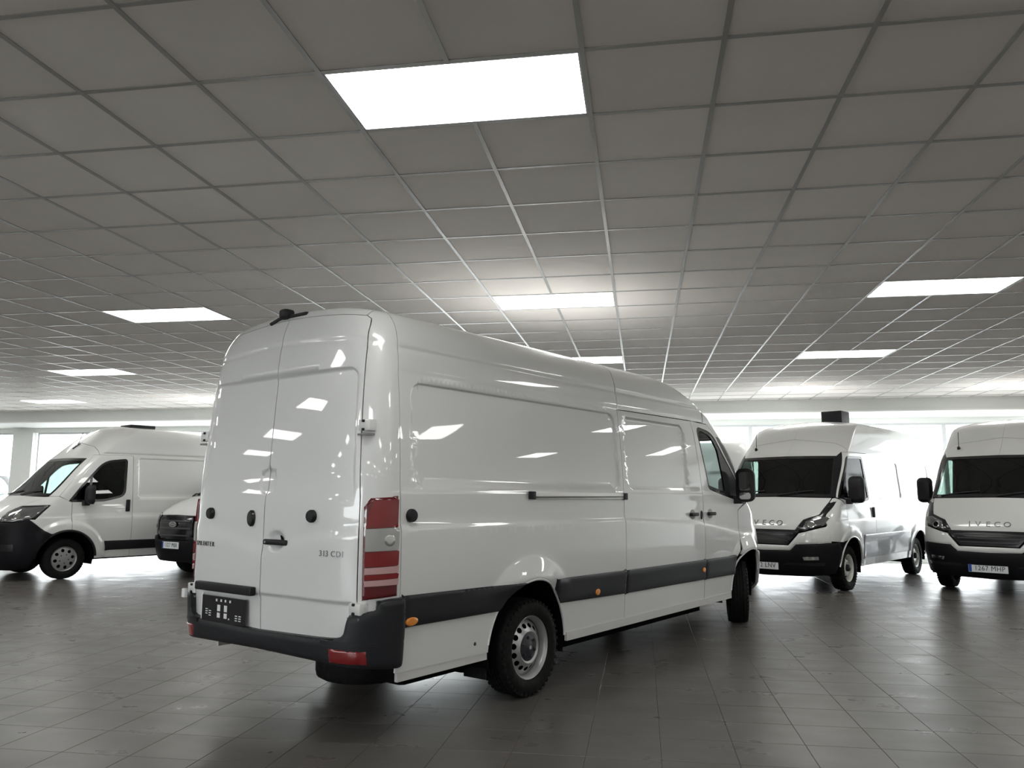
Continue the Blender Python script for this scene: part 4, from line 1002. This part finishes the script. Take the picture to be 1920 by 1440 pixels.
# ------------------------------------------------------------------ the hall
H = 3.467; BEAMY = 14.2; WALLY = 15.9; T = 0.625; GX, GY = -.059, .134; X0, X1, Y0 = -32*T+GX, 22*T+GX, -21*T+GY
FT = .427; FX, FY = 1.072, 1.57
def struct(o): o['kind'] = 'structure'; return o
def dist_key(cx, cy, z):
    q = Vector((cx, cy, z))-Vector(CAM_POS); f = q.dot(_f)
    if f < .2: return None
    u = 960+CAM_F*q.dot(_r2)/f; v = 720-CAM_F*q.dot(_u2)/f
    return (f, u, v)
def cell_variation(m, tile, ox, oy, amount, base, rough=None, dirt=0.0, bump=0.0):
    nt = m.node_tree; N = nt.nodes; L = nt.links; b = N['Principled BSDF']
    g = N.new('ShaderNodeNewGeometry'); mp = N.new('ShaderNodeVectorMath'); mp.operation = 'SUBTRACT'; mp.inputs[1].default_value = (ox, oy, 0)
    sc = N.new('ShaderNodeVectorMath'); sc.operation = 'MULTIPLY'; sc.inputs[1].default_value = (1/tile, 1/tile, 0)
    fl = N.new('ShaderNodeVectorMath'); fl.operation = 'FLOOR'; wn = N.new('ShaderNodeTexWhiteNoise')
    L.new(g.outputs['Position'], mp.inputs[0]); L.new(mp.outputs[0], sc.inputs[0]); L.new(sc.outputs[0], fl.inputs[0]); L.new(fl.outputs[0], wn.inputs['Vector'])
    mr = N.new('ShaderNodeMapRange'); mr.inputs[3].default_value = 1-amount; mr.inputs[4].default_value = 1+amount; L.new(wn.outputs['Value'], mr.inputs[0])
    n1 = N.new('ShaderNodeTexNoise'); n1.inputs['Scale'].default_value = 1.3; n1.inputs['Detail'].default_value = 8; n1.inputs['Roughness'].default_value = .65
    L.new(g.outputs['Position'], n1.inputs['Vector'])
    mr2 = N.new('ShaderNodeMapRange'); mr2.inputs[1].default_value = .3; mr2.inputs[2].default_value = .7; mr2.inputs[3].default_value = 1-dirt; mr2.inputs[4].default_value = 1+dirt
    L.new(n1.outputs['Fac'], mr2.inputs[0])
    mu = N.new('ShaderNodeMath'); mu.operation = 'MULTIPLY'; L.new(mr.outputs[0], mu.inputs[0]); L.new(mr2.outputs[0], mu.inputs[1])
    vm = N.new('ShaderNodeVectorMath'); vm.operation = 'SCALE'; vm.inputs[0].default_value = base; L.new(mu.outputs[0], vm.inputs['Scale'])
    L.new(vm.outputs[0], b.inputs['Base Color'])
    if rough:
        n2 = N.new('ShaderNodeTexNoise'); n2.inputs['Scale'].default_value = 2.2; n2.inputs['Detail'].default_value = 7
        st = N.new('ShaderNodeVectorMath'); st.operation = 'MULTIPLY'; st.inputs[1].default_value = (1, 1.6, 1); L.new(g.outputs['Position'], st.inputs[0]); L.new(st.outputs[0], n2.inputs['Vector'])
        r = N.new('ShaderNodeMapRange'); r.inputs[1].default_value = .35; r.inputs[2].default_value = .65; r.inputs[3].default_value = rough[0]; r.inputs[4].default_value = rough[1]
        L.new(n2.outputs['Fac'], r.inputs[0]); L.new(r.outputs[0], b.inputs['Roughness'])
    if bump:
        n3 = N.new('ShaderNodeTexNoise'); n3.inputs['Scale'].default_value = 9; n3.inputs['Detail'].default_value = 5; L.new(g.outputs['Position'], n3.inputs['Vector'])
        bp = N.new('ShaderNodeBump'); bp.inputs['Strength'].default_value = bump; bp.inputs['Distance'].default_value = .01
        L.new(n3.outputs['Fac'], bp.inputs['Height']); L.new(bp.outputs[0], b.inputs['Normal'])
    return m
CEILT = cell_variation(mat('ceiling_tile', (.5, .5, .5), .9, spec=.2), T, GX, GY, .045, (.92, .882, .845), dirt=.03)
TEE = mat('ceiling_tee', (.42, .42, .41), .28, metal=.35)
FLOORT = cell_variation(mat('floor_tile', (.2, .2, .2), .3, spec=.2), FT, FX, FY, .05, (.105, .098, .090), rough=(.27, .35), dirt=.08, bump=.008)
GROUT = mat('floor_grout', (.06, .057, .053), .9, spec=.1)
WALLW = mat('wall_white', (.82, .83, .80), .6)
WALLG = mat('wall_pale_grey', (.72, .73, .71), .6)
FRAMEM = mat('window_frame_white', (.66, .67, .68), .4)
PANE = glassy('pane_glass', (.97, .98, .98))
LIGHTM = emis('light_diffuser', (1.0, .99, .96), LAMP)

def lamp_label(c, r):
    row = {-19: 'last row behind the camera', -13: 'second row behind the camera', -6: 'first row behind the camera', 0: 'row level with the main van tail', 7: 'row over the main van', 13: 'mid-hall row', 19: 'row by the window wall'}[r]
    col = {-25: 'far left', -19: 'second from left', -13: 'third from left', -7: 'fourth from left', 0: 'fifth from left', 6: 'sixth from left', 12: 'seventh from left', 18: 'far right'}[c]
    return 'ceiling light panel, %s, %s' % (col, row)
def build_room():
    # slabs
    fl = struct(MB().box(X0-.2, X1+.2, Y0-.2, WALLY+.25, -.25, -.0025).build('floor', GROUT))
    ce = struct(MB().box(X0-.2, X1+.2, Y0-.2, WALLY+.25, H+.02, H+.25).build('ceiling', WALLG))
    # floor tiles
    g = .0016; b_ = .0012
    def tile_mb(mb, cx, cy, s, z0, z1, ch, down=False):
        h = s/2-g
        lo, hi = (z1, z0) if down else (z0, z1)
        if down: v = [(cx-h, cy-h, z0), (cx+h, cy-h, z0), (cx+h, cy+h, z0), (cx-h, cy+h, z0), (cx-h, cy-h, z1), (cx+h, cy-h, z1), (cx+h, cy+h, z1), (cx-h, cy+h, z1)]; mb.add(v, [(3, 2, 1, 0), (0, 1, 5, 4), (1, 2, 6, 5), (2, 3, 7, 6), (3, 0, 4, 7)])
        else:
            k = h-ch; v = [(cx-h, cy-h, z0), (cx+h, cy-h, z0), (cx+h, cy+h, z0), (cx-h, cy+h, z0), (cx-h, cy-h, z1-ch), (cx+h, cy-h, z1-ch), (cx+h, cy+h, z1-ch), (cx-h, cy+h, z1-ch),
                          (cx-k, cy-k, z1), (cx+k, cy-k, z1), (cx+k, cy+k, z1), (cx-k, cy+k, z1)]
            mb.add(v, [(8, 9, 10, 11)]+[(i, (i+1) % 4, 4+(i+1) % 4, 4+i) for i in range(4)]+[(4+i, 4+(i+1) % 4, 8+(i+1) % 4, 8+i) for i in range(4)])
    cells = []
    i0, i1 = int((X0-FX)/FT), int((X1-FX)/FT)+1; j0, j1 = int((Y0-FY)/FT)-1, int((WALLY-FY)/FT)+1
    for i in range(i0, i1):
        for j in range(j0, j1):
            cx, cy = FX+(i+.5)*FT, FY+(j+.5)*FT; k = dist_key(cx, cy, 0)
            vis = k and -60 < k[1] < 1980 and k[2] < 1500
            cells.append((k[0] if vis else 1e6, cx, cy))
    cells.sort(); mb = MB(); tile_mb(mb, 0, 0, FT, -.012, 0, b_); me = None; rest = MB()
    for n, (k, cx, cy) in enumerate(cells):
        if n < 290 and k < 1e5:
            if me is None: o = mb.build('floor_tile', FLOORT, fl); me = o.data
            else: o = link(bpy.data.objects.new('floor_tile', me), fl)
            o.location = (cx, cy, 0)
        else: tile_mb(rest, cx, cy, FT, -.012, 0, b_)
    rest.build('floor_tiles', FLOORT, fl)['kind'] = 'stuff'
    # ceiling tiles and lamps
    lamps = [(c, r) for r in (-19, -13, -6, 0, 7, 13, 19) for c in (-25, -19, -13, -7, 0, 6, 12, 18)]
    taken = {(c+k, r) for c, r in lamps for k in (0, 1)}
    cells = []
    for i in range(-32, 22):
        for j in range(-21, 23):
            if (i, j) in taken: continue
            cx, cy = GX+(i+.5)*T, GY+(j+.5)*T; k = dist_key(cx, cy, H); vis = k and -80 < k[1] < 2000 and k[2] > -60
            cells.append((k[0] if vis else 1e6, cx, cy))
    cells.sort(); mb = MB(); tile_mb(mb, 0, 0, T, 0, .018, 0, True); me = None; rest = MB()
    for n, (k, cx, cy) in enumerate(cells):
        if n < 290 and k < 1e5:
            if me is None: o = mb.build('ceiling_tile', CEILT, ce); me = o.data
            else: o = link(bpy.data.objects.new('ceiling_tile', me), ce)
            o.location = (cx, cy, H)
        else: tile_mb(rest, cx, cy, T, H, H+.018, 0, True)
    rest.build('ceiling_tiles', CEILT, ce)['kind'] = 'stuff'
    # tee grid: main runners along y, cross tees along x a hair higher
    for i in range(-32, 23):
        # broken at the lamps that span two cells
        segs = []; y = Y0
        cuts = sorted(r for c, r in lamps if i == c+1)
        for r in cuts:
            segs.append((y, r*T+GY+.012)); y = (r+1)*T+GY-.012
        segs.append((y, BEAMY))
        m_ = MB()
        for a, b in segs: m_.box(i*T+GX-.012, i*T+GX+.012, a, b, H-.006, H+.004)
        m_.build('ceiling_runner', TEE, ce)
    for j in range(-21, 23):
        MB().box(X0, X1, j*T+GY-.012, j*T+GY+.012, H-.0045, H+.003).build('ceiling_cross_runner', TEE, ce)
    names = {(0, 0): 'large bright ceiling light panel nearest overhead, above the big van', (0, 7): 'ceiling light panel with a soft glow just above the big van roof', (0, 13): 'small ceiling light panel partly covered by the big van roof line',
             (-7, 7): 'ceiling light panel left of the big van, nearest on that side', (-13, 13): 'ceiling light panel above the left-hand van, second on the left', (-19, 19): 'thin ceiling light panel at the far left by the windows',
             (-13, 19): 'thin ceiling light panel partly hidden by the big van left edge', (6, 7): 'largest ceiling light panel at the right edge', (6, 13): 'ceiling light panel on the right, second from the camera', (6, 19): 'thin ceiling light panel on the right, close to the window wall',
             (12, 19): 'thin ceiling light panel at the far right edge by the window wall', (-7, 19): 'ceiling light panel hidden behind the big van, near the windows', (-7, 13): 'ceiling light panel hidden behind the big van, mid hall'}
    fr = None
    for c, r in lamps:
        if c+2 > 22 or c < -32: continue
        root = empty('ceiling_light', ((c+1)*T+GX, (r+.5)*T+GY, H)); tag(root, names.get((c, r)) or lamp_label(c, r), 'ceiling light', 'recessed ceiling light panels')
        if fr is None:
            fb = MB(); w, h, e = T-.012, T/2-.012, .010
            for q in ((-w, w, -h, -h+e), (-w, w, h-e, h), (-w, -w+e, -h, h), (w-e, w, -h, h)): fb.box(*q, -.004, .012)
            fo = fb.build('light_frame', FRAMEM, root); fr = fo.data
            do = MB().box(-w+e, w-e, -h+e, h-e, .0, .010).build('diffuser', LIGHTM, root); dm = do.data
        else:
            link(bpy.data.objects.new('light_frame', fr), root); link(bpy.data.objects.new('diffuser', dm), root)
    # far wall : header, trim beams, piers and glazing
    zs_, z2 = 3.205, 3.085
    struct(MB().box(X0, X1, BEAMY, BEAMY+.25, zs_, H+.02).build('trim_1', WALLG))
    struct(MB().box(X0, X1, BEAMY+.25, WALLY+.05, zs_, zs_+.05).build('ceiling_far', WALLW))
    struct(MB().box(X0, X1, BEAMY-.03, BEAMY, zs_-.012, zs_+.02).build('trim_3', WALLW))
    wf = struct(MB().box(X0, X1, WALLY-.02, WALLY+.2, z2, H+.02).build('wall_far', WALLW))
    struct(MB().box(X0, X1, WALLY-.03, WALLY+.2, -.01, .10).build('baseboard_far', WALLW))
    struct(MB().box(-15.3, -14.7, WALLY-.10, WALLY+.2, 0, z2).build('trim_2', WALLW))
    edges = [X0, -18.2, -15.3, None, -14.65, -12.8, -8.6, -4.45, -.25, 3.95, 8.15, 12.35, X1]
    n = 0
    def window(a, b, y, zlo, zhi):
        nonlocal n; n += 1
        w = .045; d = .03
        o = struct(MB().box(a, a+w, y-d, y+.06, zlo, zhi).box(b-w, b, y-d, y+.06, zlo, zhi).box(a+w, b-w, y-d, y+.06, zhi-w, zhi).box(a+w, b-w, y-d, y+.06, zlo, zlo+w).build('window_%d' % n, FRAMEM))
        MB().box(a+w, b-w, y+.0, y+.012, zlo+w, zhi-w).build('pane', PANE, o)
        return o
    xs = [e for e in edges]
    for a, b in zip(xs, xs[1:]):
        if a is None or b is None: continue
        window(a, b, WALLY+.06, .10, z2)
    # side walls and the wall behind the camera, glazed like the far one
    struct(MB().box(X0-.2, X0, Y0, WALLY+.2, -.01, H+.02).build('wall_left', WALLW))
    struct(MB().box(X1, X1+.2, Y0, WALLY+.2, -.01, H+.02).build('wall_right', WALLW))
    xb = -2.6
    struct(MB().box(X0, X1, Y0-.2, Y0, 2.86, H+.02).box(X0, xb, Y0-.2, Y0, -.01, .95).box(xb, X1, Y0-.2, Y0, -.01, 2.86).build('wall_back', WALLW))
    k = X0
    while k < xb-1: window(k, min(k+3.45, xb), Y0-.1, .95, 2.86); k += 3.45
    # outdoors
    g = mat('forecourt_paving', (.38, .38, .38), .8); g = noise_rough(g, .7, .9, 3, .1)
    gr = struct(MB().box(-60, 60, WALLY+.25, 70, -.3, -.08).build('forecourt', g)); struct(MB().box(-60, 60, -60, Y0-.2, -.3, -.08).build('forecourt', g))
# ------------------------------------------------------------------ build
MAIN_POS = (-.2834, 3.2754, 0); MAIN_YAW = .4934
DUC_POS = (-9.34, 9.925); DUC_YAW = 210.0
TRA_POS = (-6.26, 10.6); TRA_YAW = 207.5
build_room()
build_main()
build_ducato()
build_transit()
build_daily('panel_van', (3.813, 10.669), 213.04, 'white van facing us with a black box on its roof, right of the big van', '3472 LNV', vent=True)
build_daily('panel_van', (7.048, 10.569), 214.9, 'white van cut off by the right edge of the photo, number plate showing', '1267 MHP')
def copy_tree(o, parent=None):
    c = o.copy(); COL.objects.link(c); c.parent = parent
    for ch in [x for x in o.children if not x.name.startswith('roof_vent')]: copy_tree(ch, c)
    return c
src = [o for o in scene.objects if o.name == 'panel_van'][0]
dsrc = [o for o in scene.objects if o.name == 'delivery_van'][0]
for s_, x, y, z, yaw, sc, lb, gp in ((src, -1.0, 13.55, 0, 270, .92, 'pale van standing along the window wall, behind the big van nose', None),
                      (dsrc, -17.7, 18.0, -.08, 90, 1, 'white vehicle outside the window at the far left', None)):
    c = copy_tree(s_); c.location = (x, y, z); c.rotation_euler = (0, 0, math.pi/2-rad(yaw)); c.scale = (sc,)*3
    c.name = 'parked_van'; c['label'] = lb; c['category'] = 'van'
    if 'group' in c: del c['group']
